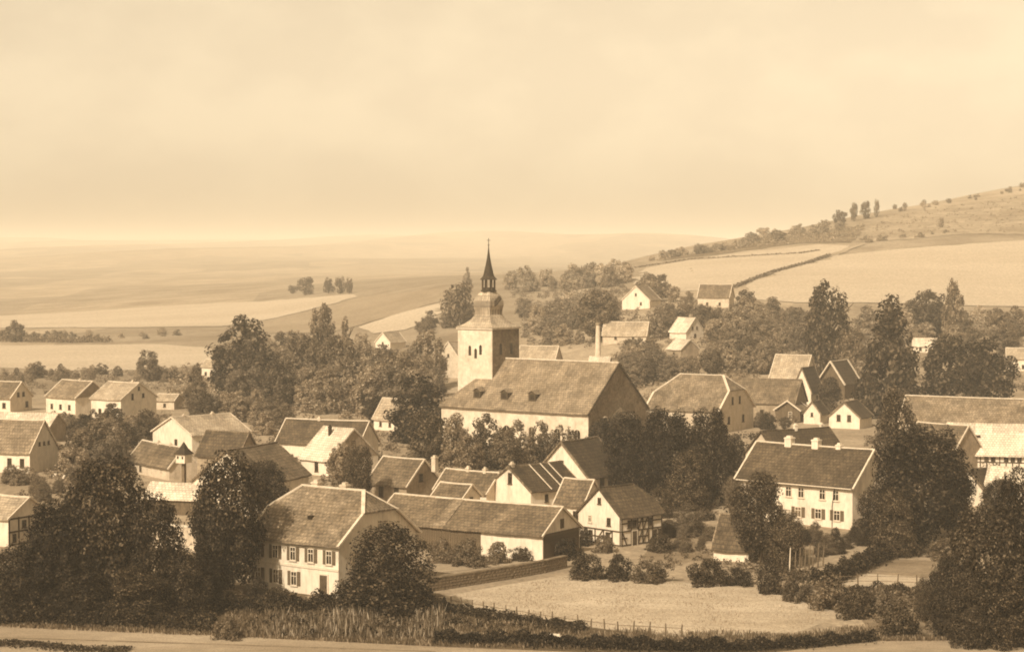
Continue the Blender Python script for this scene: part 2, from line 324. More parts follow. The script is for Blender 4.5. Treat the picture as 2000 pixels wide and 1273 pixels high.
for _n, _l, _p, _m, _dz, _st in [
  ('rough_grass', 'rough grass bank in front of the village, darkened for tree shade', [(-64.8, 224.7), (-42.4, 219.2), (-31.7, 212.3), (-7.5, 206.5), (-5.1, 198.0), (5.8, 188.1), (14.1, 182.7), (26.6, 184.0), (33.8, 187.3), (45.4, 195.4), (56.8, 196.8), (47.8, 165.4), (-47.8, 165.4)], 'rough_grass', 0.006, 12),
  ('meadow', 'pale mown meadow behind the roadside hedge', [(-7.6, 204.0), (-1.1, 211.3), (5.6, 218.1), (16.1, 215.0), (26.9, 208.4), (29.6, 201.5), (32.5, 194.3), (26.7, 185.0), (19.9, 183.5), (14.2, 183.0), (5.8, 188.6), (0.0, 194.0), (-5.1, 197.7)], 'meadow', 0.012, 12),
  ('road', 'pale country road along the bottom of the view', [(-54.7, 189.4), (-38.5, 186.5), (-28.4, 183.7), (-6.9, 178.1), (9.0, 174.9), (21.6, 174.7), (33.6, 180.8), (39.7, 181.0), (51.5, 178.1), (44.1, 152.3), (-44.1, 152.3)], 'road', 0.018, 12),
  ('wheel_track', 'worn strip between the ruts of the lower road', [(-53.0, 183.5), (-27.8, 179.6), (-6.8, 176.0), (-6.8, 175.6), (-27.7, 179.0), (-52.8, 182.8)], 'garden_soil', 0.024, 12),
  ('garden_path', 'pale garden path beside the field wall', [(-8.7, 224.3), (-3.5, 227.3), (3.0, 230.4), (3.3, 228.1), (-2.3, 224.3), (-8.4, 219.9)], 'road', 0.01, 10),
  ('verge_path', 'narrow pale track in the dark grass', [(-6.8, 186.5), (-1.7, 184.5), (-1.5, 183.5), (-6.2, 184.7)], 'road', 0.012, 10),
  ('garden_plot', 'pale vegetable plot with a rail fence', [(34.3, 211.7), (39.0, 219.2), (46.3, 216.4), (45.3, 210.3), (37.9, 210.3)], 'meadow', 0.01, 10),
  ('back_garden', 'light garden ground behind the plot', [(39.6, 222.8), (43.8, 229.6), (49.4, 228.5), (47.6, 219.9), (40.9, 220.6)], 'garden_soil', 0.01, 10),
  ('lower_garden', 'rough lower garden ground', [(34.2, 204.3), (43.7, 204.3), (39.5, 183.5), (33.4, 184.7)], 'garden_soil', 0.011, 10),
  ('yard', 'pale yard by the half timbered house', [(18.0, 244.6), (21.8, 249.1), (23.5, 242.8), (23.1, 229.6), (18.7, 226.6), (14.8, 230.4)], 'garden_soil', 0.01, 10),
  ('left_slope', 'pale grassy slope among the left gardens', [(-85.3, 313.0), (-72.0, 318.1), (-63.7, 309.4), (-59.9, 280.6), (-62.5, 266.7), (-74.2, 272.1)], 'dark_field', 0.01, 14),
  ('pale_field', 'broad pale stubble field at the left', [(-224.0, 800.8), (-174.7, 773.6), (-135.2, 752.8), (-111.2, 721.8), (-100.2, 682.7), (-99.2, 635.4), (-110.2, 613.1), (-137.6, 609.0), (-177.5, 634.4)], 'pale_field', 0.06, 20),
  ('far_field', 'far pale fields fading into the haze', [(-308.7, 1103.9), (-229.1, 1116.4), (-162.9, 1114.5), (-79.9, 1004.8), (-75.5, 980.9), (-104.6, 926.4), (-128.4, 878.0), (-183.6, 894.4), (-266.3, 952.2)], 'pale_field', 0.22, 18),
  ('slope_field', 'darker ploughed field on the rise left of the tower', [(-123.5, 859.3), (-103.7, 919.0), (-75.1, 976.8), (-27.0, 878.2), (-27.2, 816.2), (-56.3, 784.4), (-70.3, 760.5), (-98.2, 797.4)], 'dark_field', 0.22, 18),
  ('light_strip', 'light strip of field left of the tower', [(-59.0, 766.6), (-45.1, 798.6), (-26.7, 813.4), (-28.2, 733.0), (-38.3, 711.5), (-49.9, 720.2)], 'pale_field', 0.22, 18),
  ('hillside_field', 'wide pale field climbing the right hillside', [(76.6, 678.6), (90.0, 746.6), (119.4, 832.1), (148.8, 893.3), (187.6, 915.3), (264.5, 956.0), (191.0, 689.5), (157.8, 683.4), (121.8, 678.4), (96.3, 670.3)], 'pale_field', 0.22, 18),
  ('middle_hill_field', 'pale field below the wooded hill crest', [(47.9, 794.8), (60.5, 900.5), (96.1, 937.6), (148.4, 965.4), (160.1, 946.9), (147.2, 897.8), (121.3, 845.4), (89.9, 754.2), (79.4, 720.0), (61.0, 721.0)], 'pale_field', 0.22, 18),
  ('vineyard', 'faintly ruled vineyard slope under the top right crest', [(165.5, 964.4), (195.0, 1087.7), (211.6, 1139.5), (236.5, 1154.7), (272.2, 1181.2), (339.7, 1228.8), (268.5, 970.7), (223.3, 990.6), (193.0, 966.0)], 'vineyard', 0.22, 18),
  ('hill_track', 'pale cart track climbing the hillside', [(133.9, 871.0), (147.2, 897.8), (158.3, 927.4), (167.6, 947.9), (168.8, 957.8), (158.5, 937.5), (147.1, 908.3), (135.1, 884.3)], 'road', 0.32, 12),
  ('scrub_slope', 'brushy slope below the hill crest', [(67.9, 946.0), (100.6, 981.2), (129.4, 1052.5), (156.9, 1094.1), (180.0, 1080.9), (192.8, 1091.3), (164.5, 965.3), (140.8, 981.7), (96.9, 945.5)], 'scrub_slope', 0.22, 18),
]: drape(_n, _p, _m, _dz, _l, _st)

# measured places and sizes: x, y, ground z, heading, length, width, eaves height, roof rise (metres, degrees)
GEO = {
 'front': (-19.09, 212.14, -0.00, -35.47, 12.35, 12.74, 5.63, 4.64),
 'barn': (-4.23, 237.99, -0.00, -32.93, 23.79, 8.20, 3.13, 2.63),
 'gabled': (3.05, 272.10, -0.00, 43.40, 9.53, 8.58, 3.64, 2.89),
 'upper': (10.00, 294.96, -0.00, 56.00, 9.82, 9.16, 2.98, 4.82),
 'middle': (8.72, 257.54, -0.00, -31.82, 4.03, 5.30, 3.29, 2.83),
 'timber': (13.30, 244.51, -0.00, 43.00, 7.24, 7.26, 3.65, 3.15),
 'brown': (-15.52, 285.73, -0.00, -37.59, 7.33, 7.40, 2.68, 3.32),
 'lowback': (-5.45, 274.13, 0.00, -36.98, 8.93, 5.26, 3.00, 2.41),
 'lowfront': (-7.48, 267.79, 0.00, -35.40, 4.90, 4.12, 2.80, 1.58),
 'right': (40.07, 264.02, -0.00, -40.50, 17.44, 9.60, 5.66, 4.18),
 'shed': (26.41, 230.92, -0.00, -25.00, 4.20, 6.00, 1.53, 3.41),
 'whiteroof': (-28.07, 322.96, -0.00, -42.00, 6.78, 11.00, 2.61, 4.54),
 'behindwhite': (-31.75, 342.84, 0.00, -21.10, 15.54, 8.00, 3.20, 3.59),
 'paleroof': (-56.60, 362.56, -0.00, 44.00, 12.56, 12.34, 3.19, 2.83),
 'biggable': (-35.92, 274.82, -0.00, 66.00, 13.00, 10.50, 4.55, 4.13),
 'darkroof': (-44.73, 313.58, 0.00, -25.09, 7.59, 5.92, 4.00, 3.35),
 'smallleft': (-55.86, 318.49, -0.00, -55.54, 15.29, 4.92, 2.09, 2.83),
 'lefta': (-114.83, 452.18, -0.00, -22.79, 8.41, 8.00, 3.22, 3.33),
 'leftb': (-97.64, 447.98, -0.00, -39.11, 10.27, 9.48, 3.63, 3.40),
 'leftc': (-83.75, 430.18, -0.00, -32.28, 8.60, 11.06, 4.58, 3.19),
 'leftd': (-80.67, 325.79, -0.00, -20.75, 9.60, 8.00, 3.55, 4.64),
 'lefte': (-92.85, 378.09, 0.00, -13.76, 14.25, 7.00, 3.00, 2.23),
 'lowshed': (-45.54, 271.87, -0.00, -17.08, 7.81, 5.00, 2.29, 1.67),
 'timberleft': (-60.93, 243.59, -0.00, -30.00, 4.70, 7.00, 3.47, 2.11),
 'bychurch': (-23.62, 402.65, -0.00, -38.00, 6.18, 6.00, 2.46, 3.73),
 'church': (5.71, 367.46, 0.00, -38.00, 33.68, 18.12, 7.50, 8.26),
 'halfhip': (38.09, 403.35, 0.00, -31.00, 15.82, 17.00, 4.50, 6.52),
 'longdark': (54.99, 427.76, 0.00, -24.51, 14.37, 9.00, 4.00, 4.62),
 'tallgable': (67.97, 458.17, 0.09, 64.00, 9.00, 4.40, 4.32, 5.07),
 'whiteverge': (77.68, 473.82, 1.20, 58.00, 9.00, 6.76, 4.00, 4.96),
 'porcha': (59.72, 452.14, 0.02, 62.00, 5.00, 5.00, 2.60, 2.23),
 'porchb': (59.38, 422.68, 0.00, 62.00, 5.00, 5.50, 2.60, 1.85),
 'porchc': (63.76, 417.91, 0.00, 62.00, 5.00, 3.60, 2.40, 2.18),
 'twinwindow': (69.35, 408.17, -0.00, 62.00, 8.00, 6.50, 2.39, 2.90),
 'darkbehind': (43.93, 308.84, 0.00, 32.20, 13.33, 7.84, 4.50, 3.60),
 'longright': (87.84, 372.24, 0.00, -25.61, 28.55, 10.50, 4.00, 4.50),
 'palehall': (80.89, 334.68, -0.00, -13.54, 14.76, 10.00, 2.54, 4.24),
 'whitegable': (66.19, 281.20, -0.00, 37.55, 5.12, 4.92, 2.73, 2.23),
 'whitelow': (70.32, 279.91, 0.00, -24.20, 6.05, 6.00, 3.00, 2.27),
 'darklow': (71.83, 331.97, 0.00, -46.95, 9.73, 7.00, 3.50, 3.49),
 'hilla': (42.97, 662.40, 17.85, 62.00, 9.00, 9.98, 2.69, 4.51),
 'hillb': (66.76, 653.23, 18.23, -18.00, 10.34, 8.00, 3.49, 3.93),
 'hillc': (33.12, 577.48, 10.34, -12.00, 12.64, 8.00, 1.91, 3.69),
 'hilld': (50.60, 577.57, 10.92, -45.00, 6.16, 8.00, 2.35, 3.88),
 'hille': (46.30, 540.37, 7.37, -58.00, 6.24, 6.00, 2.60, 2.41),
 'hillf': (7.60, 550.13, 4.26, -14.00, 10.50, 9.00, 2.38, 3.58),
 'millbase': (22.89, 518.09, 3.98, -12.00, 5.10, 5.00, 3.00, 1.86),
 'hillg': (68.04, 481.87, 1.93, -27.80, 8.67, 9.00, 4.00, 5.18),
 'hillh': (-39.10, 642.44, 4.53, 55.00, 8.00, 6.00, 3.00, 2.88),
 'hilli': (-15.45, 550.42, 1.70, 60.00, 8.00, 7.00, 5.33, 4.41),
 'hillj': (133.74, 527.15, 4.82, -12.00, 5.86, 8.00, 3.36, 2.51),
 'hillk': (116.69, 562.41, 7.79, -14.00, 6.90, 7.00, 2.01, 2.01),
 'hilll': (-86.58, 578.22, -0.10, -20.00, 4.32, 6.00, 3.25, 1.92),
 'hillm': (-78.69, 457.32, -0.00, -14.00, 4.66, 5.00, 2.11, 1.24),
}
TOWER = (8.20, -12.83, 21.64)   # side, place along the nave, eaves height
MILL = (23.2, 538.5, 11.3)
DOVE = (-49.2, 298.5)
WALL = [(-9.1, 207.1), (-3.8, 212.3), (0.0, 216.1), (3.4, 219.9), (6.0, 223.6)]
GWALL = [(-43.2, 239.4), (-40.0, 236.9), (-36.7, 234.4)]
FENCE1 = [(-6.1, 198.0), (0.0, 192.4), (4.9, 188.1), (10.0, 184.5), (15.6, 183.0)]
FENCE2 = [(34.7, 210.3), (36.9, 210.7), (42.2, 210.0), (44.7, 209.0)]
POLES = [(30.5, 218.5, 3.0), (29.6, 227.3, 1.5), (31.1, 218.5, 2.6), (31.8, 219.9, 2.8), (32.5, 220.6, 2.4), (33.2, 222.1, 2.9), (33.6, 222.1, 2.6), (34.4, 223.6, 2.8), (35.1, 224.3, 2.4), (32.6, 223.6, 2.7)]
BLOCKS = [(-72.8, 317.3, 'leftmost pale stone at the left garden edge'), (-70.4, 313.7, 'second pale stone from the left at the garden edge'), (-68.4, 311.5, 'pale stone in the middle of the left garden row'), (-68.3, 315.9, 'pale stone set back in the left garden row'), (-65.9, 309.4, 'rightmost pale stone at the left garden edge')]
MARK = (3.7, 179.6)
HEDGES = [
  ('roadside_hedge', 'dark hedge between the meadow and the lower road', [(-7.0, 180.3), (0.0, 179.3), (5.5, 177.9), (13.7, 176.5), (19.1, 176.3)], 0.95, 2.4, 380, 0.12, 'leaf_0'),
  ('verge_hedge', 'dark low hedge right of the culvert along the lower road', [(19.1, 176.3), (25.7, 178.1), (29.6, 179.6), (33.0, 181.2)], 0.8, 2.2, 300, 0.12, 'leaf_0'),
  ('bank_shade', 'dark leafy strip standing in for the shaded bank below the large house', [(-30.1, 196.3), (-24.2, 195.1), (-18.2, 196.3), (-12.0, 194.0), (-6.5, 194.0)], 1.6, 2.6, 380, 0.13, 'leaf_0'),  # dark leaves added to stand for the ditch bank in shade
  ('meadow_shade', 'dark growth below the meadow standing in for tree shade', [(-7.1, 196.3), (-2.0, 192.4), (2.9, 188.6), (6.7, 185.5)], 0.7, 2.6, 260, 0.12, 'leaf_1'),  # dark leaves painted in where the tree shade lies
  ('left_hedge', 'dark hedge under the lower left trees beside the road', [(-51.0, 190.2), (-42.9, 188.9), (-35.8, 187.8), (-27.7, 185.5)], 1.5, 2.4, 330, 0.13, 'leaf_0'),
  ('garden_hedge', 'dark slanting hedge between the garden and the plot', [(31.6, 208.4), (35.5, 215.0), (39.6, 222.8), (43.8, 231.2), (47.7, 234.4), (50.7, 234.4)], 1.7, 2.2, 320, 0.13, 'leaf_0'),
  ('plot_hedge', 'low hedge at the near side of the vegetable plot', [(34.0, 205.8), (38.2, 205.8), (43.8, 204.6)], 1, 1.6, 260, 0.12, 'leaf_1'),
  ('far_hedge', 'thin dark hedge line crossing the pale hillside field', [(80.2, 724.3), (89.6, 751.7), (106.9, 802.1), (126.4, 850.2), (141.6, 891.1)], 1, 2.2, 24, 0.34, 'leaf_3'),
  ('near_verge', 'dark verge growth at the bottom left corner', [(-47.7, 179.3), (-43.4, 178.8), (-38.8, 176.7), (-34.0, 175.8)], 0.28, 2.8, 260, 0.1, 'leaf_1'),
  ('left_field_hedge', 'long low hedge behind the broad pale field', [(-217.5, 814.8), (-193.6, 802.5), (-174.3, 789.9), (-157.7, 782.8)], 2, 3, 60, 0.3, 'leaf_2'),
  ('hill_hedge', 'faint hedge along the upper edge of the middle hill field', [(56.3, 915.7), (78.1, 923.9), (105.5, 914.6), (131.1, 913.5), (142.4, 926.3)], 0.7, 2, 20, 0.3, 'leaf_3'),
  ('terrace_hedge', 'hedge on the terraces right of the church tower', [(1.9, 738.1), (14.6, 713.4), (27.2, 663.9)], 1.6, 2, 60, 0.3, 'leaf_2'),
  ('lower_terrace_hedge', 'lower hedge on the terraces right of the church tower', [(4.2, 660.7), (16.4, 637.3), (23.7, 615.6)], 1.6, 2, 60, 0.3, 'leaf_2'),
]
BLADES = [
  ('tall_weeds', 'pale tall weeds and stalks on the bank below the large house', [(-23.4, 193.5), (-6.4, 192.4), (-6.4, 181.0), (-16.8, 181.0), (-22.5, 182.0)], 2000, 0.4, 1.35, 0.07, 'dry_weed', 'weeds'),
  ('verge_grass', 'dry verge grass along the lower road', [(-52.1, 190.5), (-28.8, 186.0), (-7.0, 181.0), (9.2, 178.1), (33.0, 182.5), (39.9, 182.0), (39.6, 180.5), (32.6, 180.5), (9.1, 176.3), (-6.9, 178.1), (-28.3, 183.0), (-51.4, 188.1)], 9000, 0.15, 0.5, 0.06, 'grass_blade', 'grass'),
  ('meadow_grass', 'longer grass tufts scattered over the meadow', [(-6.8, 203.4), (5.6, 217.1), (16.0, 214.3), (26.8, 207.7), (31.6, 194.6), (26.8, 185.5), (14.2, 183.5), (5.9, 189.1), (-5.1, 198.0)], 7000, 0.06, 0.16, 0.05, 'meadow_blade', 'grass'),
  ('bank_grass', 'rough grass on the dark bank below the meadow', [(-28.2, 195.1), (-7.0, 194.0), (6.2, 185.5), (26.5, 183.5), (36.2, 189.9), (35.7, 182.2), (13.9, 179.1), (-6.6, 183.5), (-26.9, 186.0)], 14000, 0.15, 0.55, 0.06, 'grass_blade', 'grass'),
]
BRUSH = [
  ('tangled undergrowth below the garden belt left of the church', [(-105.4, 612.7), (-86.2, 645.9), (-44.5, 618.5), (-17.4, 565.3), (-15.2, 454.3), (-25.1, 406.7), (-46.7, 412.9), (-65.1, 436.8), (-78.2, 454.3)], 950, 0.7, 2.4, 'leaf_3'),
  ('garden undergrowth between the left houses', [(-111.2, 432.6), (-74.5, 432.6), (-60.3, 378.4), (-59.7, 309.4), (-70.8, 305.9), (-81.4, 316.6)], 420, 0.5, 1.8, 'leaf_2'),
  ('garden plants among the dark roofs left of the barn', [(-57.1, 358.4), (-44.0, 389.3), (-24.0, 389.3), (-12.3, 340.4), (-19.6, 272.1), (-35.0, 309.4), (-40.6, 272.1)], 330, 0.4, 1.5, 'leaf_2'),
  ('churchyard undergrowth below the church eaves', [(-24.0, 389.3), (17.5, 378.4), (18.3, 295.9), (4.6, 295.9), (-11.4, 316.6)], 380, 0.5, 1.8, 'leaf_1'),
  ('undergrowth below the three tall dark trees', [(19.5, 378.4), (48.0, 389.3), (38.1, 295.9), (30.2, 266.7), (21.0, 272.1)], 330, 0.5, 1.8, 'leaf_1'),
  ('orchard undergrowth above the half hipped roof', [(28.2, 550.0), (69.4, 541.0), (71.4, 496.5), (80.4, 453.2), (52.3, 406.7), (34.4, 446.9), (27.5, 487.1)], 500, 0.6, 2.2, 'leaf_3'),
  ('orchard undergrowth on the slope below the pale hillside', [(2.0, 793.2), (48.7, 677.7), (96.7, 628.3), (163.5, 637.4), (123.1, 479.2), (83.0, 461.7), (70.1, 546.0), (4.5, 586.7)], 1400, 0.6, 2.2, 'leaf_3'),
  ('undergrowth at the right edge behind the spreading tree', [(69.0, 389.3), (87.6, 340.4), (63.7, 247.3), (43.5, 234.4), (43.3, 247.3)], 260, 0.5, 1.6, 'leaf_2'),
  ('garden plants between shed and white two storey house', [(18.8, 251.9), (37.0, 256.6), (40.0, 242.8), (30.6, 212.3), (22.8, 221.0), (16.2, 224.7)], 260, 0.3, 1, 'leaf_2'),
  ('rough plants on the slope behind the lower left trees', [(-79.6, 309.4), (-64.4, 313.0), (-40.5, 234.4), (-56.5, 219.2)], 260, 0.4, 1.2, 'leaf_2'),
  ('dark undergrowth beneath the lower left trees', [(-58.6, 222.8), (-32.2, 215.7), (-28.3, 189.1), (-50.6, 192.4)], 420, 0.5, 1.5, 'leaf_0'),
  ('garden undergrowth at the lower right', [(34.2, 204.3), (45.8, 209.0), (58.4, 226.6), (46.7, 181.0), (37.6, 182.2), (33.6, 186.0)], 330, 0.4, 1.3, 'leaf_2'),
  ('weedy strip between the pale field and the left houses', [(-160.6, 613.1), (-95.8, 611.7), (-80.6, 514.3), (-129.8, 495.5)], 320, 0.5, 1.6, 'leaf_3'),
  ('low scrub on the slope under the hill crest', [(68.6, 955.8), (101.0, 985.3), (130.2, 1058.5), (156.9, 1094.1), (180.0, 1080.9), (192.8, 1091.3), (166.3, 971.5), (141.9, 989.0), (97.7, 953.4)], 420, 0.8, 2.6, 'leaf_3'),
  ('thin scrub scattered over the vineyard slope', [(170.0, 976.0), (196.1, 1085.9), (212.5, 1136.9), (236.5, 1154.7), (271.2, 1177.1), (314.1, 1202.8), (258.2, 988.1), (225.5, 1000.5), (195.1, 976.3)], 420, 0.4, 1.5, 'leaf_3'),
  ('low brush on the terraces behind the spire', [(-4.6, 893.2), (24.5, 870.0), (48.2, 836.5), (42.0, 696.3), (2.0, 793.2)], 300, 0.6, 2, 'leaf_3'),
  ('weeds on the dark bank below the large house', [(-29.1, 194.6), (-6.5, 192.9), (6.7, 184.5), (-6.6, 182.0), (-16.9, 182.0), (-27.2, 185.0)], 300, 0.3, 1.1, 'leaf_1'),
]
TREES = [
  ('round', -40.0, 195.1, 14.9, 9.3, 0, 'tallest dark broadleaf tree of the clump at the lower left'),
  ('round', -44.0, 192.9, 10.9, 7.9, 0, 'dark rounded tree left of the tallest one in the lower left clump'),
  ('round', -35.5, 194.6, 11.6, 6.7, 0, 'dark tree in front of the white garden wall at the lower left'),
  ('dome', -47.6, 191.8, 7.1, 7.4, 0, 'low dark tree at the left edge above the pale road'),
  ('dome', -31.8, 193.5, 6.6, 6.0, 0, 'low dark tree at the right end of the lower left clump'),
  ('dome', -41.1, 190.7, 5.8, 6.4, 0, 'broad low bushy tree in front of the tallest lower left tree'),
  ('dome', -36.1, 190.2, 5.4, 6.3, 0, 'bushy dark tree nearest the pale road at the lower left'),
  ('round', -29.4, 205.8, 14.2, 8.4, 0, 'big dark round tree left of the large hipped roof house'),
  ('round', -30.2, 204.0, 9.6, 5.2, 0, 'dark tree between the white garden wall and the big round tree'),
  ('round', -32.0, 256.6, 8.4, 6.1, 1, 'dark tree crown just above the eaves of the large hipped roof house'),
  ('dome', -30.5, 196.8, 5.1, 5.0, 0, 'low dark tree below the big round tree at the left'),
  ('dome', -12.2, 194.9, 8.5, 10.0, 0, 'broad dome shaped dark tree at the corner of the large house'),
  ('round', -21.4, 277.7, 8.5, 4.4, 1, 'tree close beside the dark gable of the white roofed house'),
  ('round', -26.1, 305.9, 6.1, 4.7, 2, 'pale tree hiding the gable of the white roofed house'),
  ('round', 28.3, 226.6, 10.2, 6.4, 1, 'tall leafy tree in front of the left end of the white two storey house'),
  ('round', 30.9, 224.3, 6.1, 4.6, 1, 'smaller tree below the left windows of the white two storey house'),
  ('round', 30.2, 266.7, 5.5, 4.1, 2, 'light tree left of the white two storey house'),
  ('tall', 54.0, 280.6, 15.7, 7.5, 1, 'tall dark tree behind the right gable of the white two storey house'),
  ('round', 49.6, 240.7, 14.3, 11.7, 0, 'largest dark spreading tree right of the white two storey house'),
  ('round', 43.3, 235.2, 7.7, 4.8, 0, 'dark tree touching the right gable of the white two storey house'),
  ('round', 55.4, 249.5, 9.0, 5.1, 1, 'tree at the right flank of the largest spreading tree'),
  ('dome', 44.6, 232.4, 7.5, 5.4, 1, 'low tree under the largest spreading tree'),
  ('tall', 43.3, 180.5, 12.5, 7.9, 1, 'tall tree at the lower right corner of the view'),
  ('round', 46.2, 182.0, 14.9, 5.6, 0, 'dark tree at the right edge above the lower road'),
  ('tall', 39.8, 181.5, 7.7, 4.0, 1, 'slender tree left of the tall tree at the lower right'),
  ('dome', 41.1, 178.1, 6.6, 4.1, 1, 'low bushy tree at the foot of the tall lower right tree'),
  ('dome', 44.2, 178.1, 7.0, 5.0, 0, 'low dark tree at the lower right edge'),
  ('round', 39.4, 189.9, 4.2, 1.9, 1, 'small slim tree standing in the lower right garden'),
  ('round', 63.1, 256.6, 6.3, 5.3, 1, 'tree in front of the low white house at the right edge'),
  ('dome', -17.4, 376.3, 12.2, 13.3, 0, 'dark round tree at the left end of the church'),
  ('round', -14.4, 340.4, 8.3, 7.4, 1, 'round tree below the dark tree left of the church'),
  ('dome', -9.4, 333.7, 8.3, 6.0, 2, 'first churchyard tree from the left in the row under the church eaves'),
  ('dome', -4.2, 328.9, 8.6, 7.1, 2, 'second churchyard tree from the left in the row under the church eaves'),
  ('dome', 1.2, 330.5, 7.8, 6.1, 2, 'third churchyard tree from the left in the row under the church eaves'),
  ('dome', 4.8, 333.7, 7.2, 4.8, 2, 'slim fourth churchyard tree in the row under the church eaves'),
  ('dome', 8.6, 333.7, 6.7, 5.8, 2, 'fifth churchyard tree at the right end of the church wall'),
  ('round', -1.3, 325.7, 6.4, 5.0, 2, 'lower tree standing in front of the churchyard row'),
  ('round', -6.6, 320.3, 6.2, 4.9, 2, 'lower tree in front of the first churchyard trees'),
  ('round', 15.6, 336.2, 7.4, 6.9, 1, 'tree under the dark east gable of the church'),
  ('round', 16.7, 288.3, 11.9, 7.4, 0, 'leftmost of the three tall dark trees behind the half timbered house'),
  ('round', 22.0, 280.6, 13.2, 8.1, 0, 'middle of the three tall dark trees behind the half timbered house'),
  ('round', 27.6, 278.8, 13.3, 7.7, 0, 'rightmost of the three tall dark trees behind the half timbered house'),
  ('dome', 24.4, 274.9, 8.2, 7.0, 1, 'low dark tree under the tall trees behind the half timbered house'),
  ('round', 35.0, 316.6, 6.5, 4.9, 1, 'tree left of the small pale gable behind the white two storey house'),
  ('round', 20.2, 295.9, 8.4, 6.8, 1, 'tree beside the slate roofed house with the row of windows'),
  ('round', 27.8, 400.7, 5.2, 8.2, 2, 'tree between the church gable and the pale half hipped roof'),
  ('dome', 19.9, 266.7, 4.1, 4.1, 1, 'bushy tree right of the half timbered house'),
  ('dome', 22.2, 249.5, 3.9, 4.5, 2, 'bushy tree left of the steep roofed shed'),
  ('umbrella', -66.8, 495.5, 19.5, 16.8, 1, 'broad spreading tree with a flat base above the belt of garden trees'),
  ('round', -53.3, 558.2, 20.4, 8.0, 2, 'tall round topped tree standing over the garden belt'),
  ('conifer', -45.9, 551.1, 18.5, 6.8, 2, 'pointed conifer standing over the garden belt'),
  ('tall', -73.2, 462.1, 9.9, 4.7, 2, 'slender upright tree above the left houses'),
  ('round', -101.9, 558.6, 8.5, 6.6, 3, 'light tree beside the pale field at the left'),
  ('round', -54.2, 514.4, 14.5, 10.6, 2, 'rounded tree left of the pointed conifer'),
  ('round', -42.5, 486.9, 15.0, 11.2, 2, 'broad tree under the pointed conifer'),
  ('round', -27.2, 470.0, 12.1, 9.6, 2, 'light tree in the belt left of the church tower'),
  ('round', -21.5, 522.5, 14.8, 9.4, 3, 'light tree close to the left side of the church tower'),
  ('round', -18.6, 689.7, 15.4, 11.7, 2, 'dark round tree on the slope left of the church spire'),
  ('round', 25.4, 583.3, 14.4, 13.8, 2, 'round tree standing behind the tall brick chimney'),
  ('tall', 79.6, 506.0, 23.6, 12.7, 1, 'tall tree on the slope above the white gabled houses'),
  ('cone', 81.7, 432.6, 25.8, 16.1, 1, 'largest cone shaped tree at the right'),
  ('round', 98.8, 453.3, 16.3, 13.0, 1, 'left one of the two round trees above the long roof'),
  ('round', 107.0, 446.9, 16.0, 14.3, 1, 'right one of the two round trees above the long roof'),
  ('tall', 129.5, 585.5, 18.0, 6.9, 2, 'poplar like tree at the right foot of the hillside'),
  ('round', 123.6, 593.4, 13.7, 11.9, 2, 'round tree left of the poplar at the foot of the hillside'),
  ('round', 84.4, 497.9, 13.4, 7.7, 2, 'tree between the two tall trees at the right'),
  ('round', 72.2, 453.2, 7.0, 5.8, 1, 'dark tree below the white bargeboards'),
  ('round', -81.1, 405.5, 5.0, 4.8, 1, 'dark round tree in front of the third left house'),
  ('round', 194.2, 1134.9, 11.0, 4.4, 2, 'left one of the lone trees on the hill crest'),
  ('round', 201.7, 1141.5, 10.2, 5.9, 2, 'right one of the lone trees on the hill crest'),
  ('round', 182.4, 1112.6, 8.0, 7.4, 2, 'bushy tree below the lone trees on the hill crest'),
  ('round', 209.1, 1147.1, 10.0, 3.5, 3, 'faint slim tree beside the lone trees on the hill crest'),
  ('round', -128.0, 1166.0, 5.4, 5.4, 2, 'small tree at the left end of the far grove'),
  ('round', -113.4, 1097.1, 9.8, 9.6, 2, 'tallest tree of the far grove on the rise'),
  ('tall', -97.1, 1057.3, 8.9, 6.0, 2, 'third tree of the far grove on the rise'),
  ('round', -89.0, 1035.8, 8.5, 6.4, 2, 'fourth tree of the far grove on the rise'),
  ('tall', -83.4, 1023.3, 8.7, 3.7, 2, 'slim last tree at the right end of the far grove'),
  ('conifer', -20.7, 916.4, 8.5, 5.2, 4, 'pointed tree on the skyline left of the spire'),
  ('round', -200.4, 805.2, 8.3, 8.3, 2, 'round tree at the left edge behind the pale field'),
  ('round', 222.8, 1037.9, 5.3, 3.2, 3, 'single bush on the upper right hillside'),
]
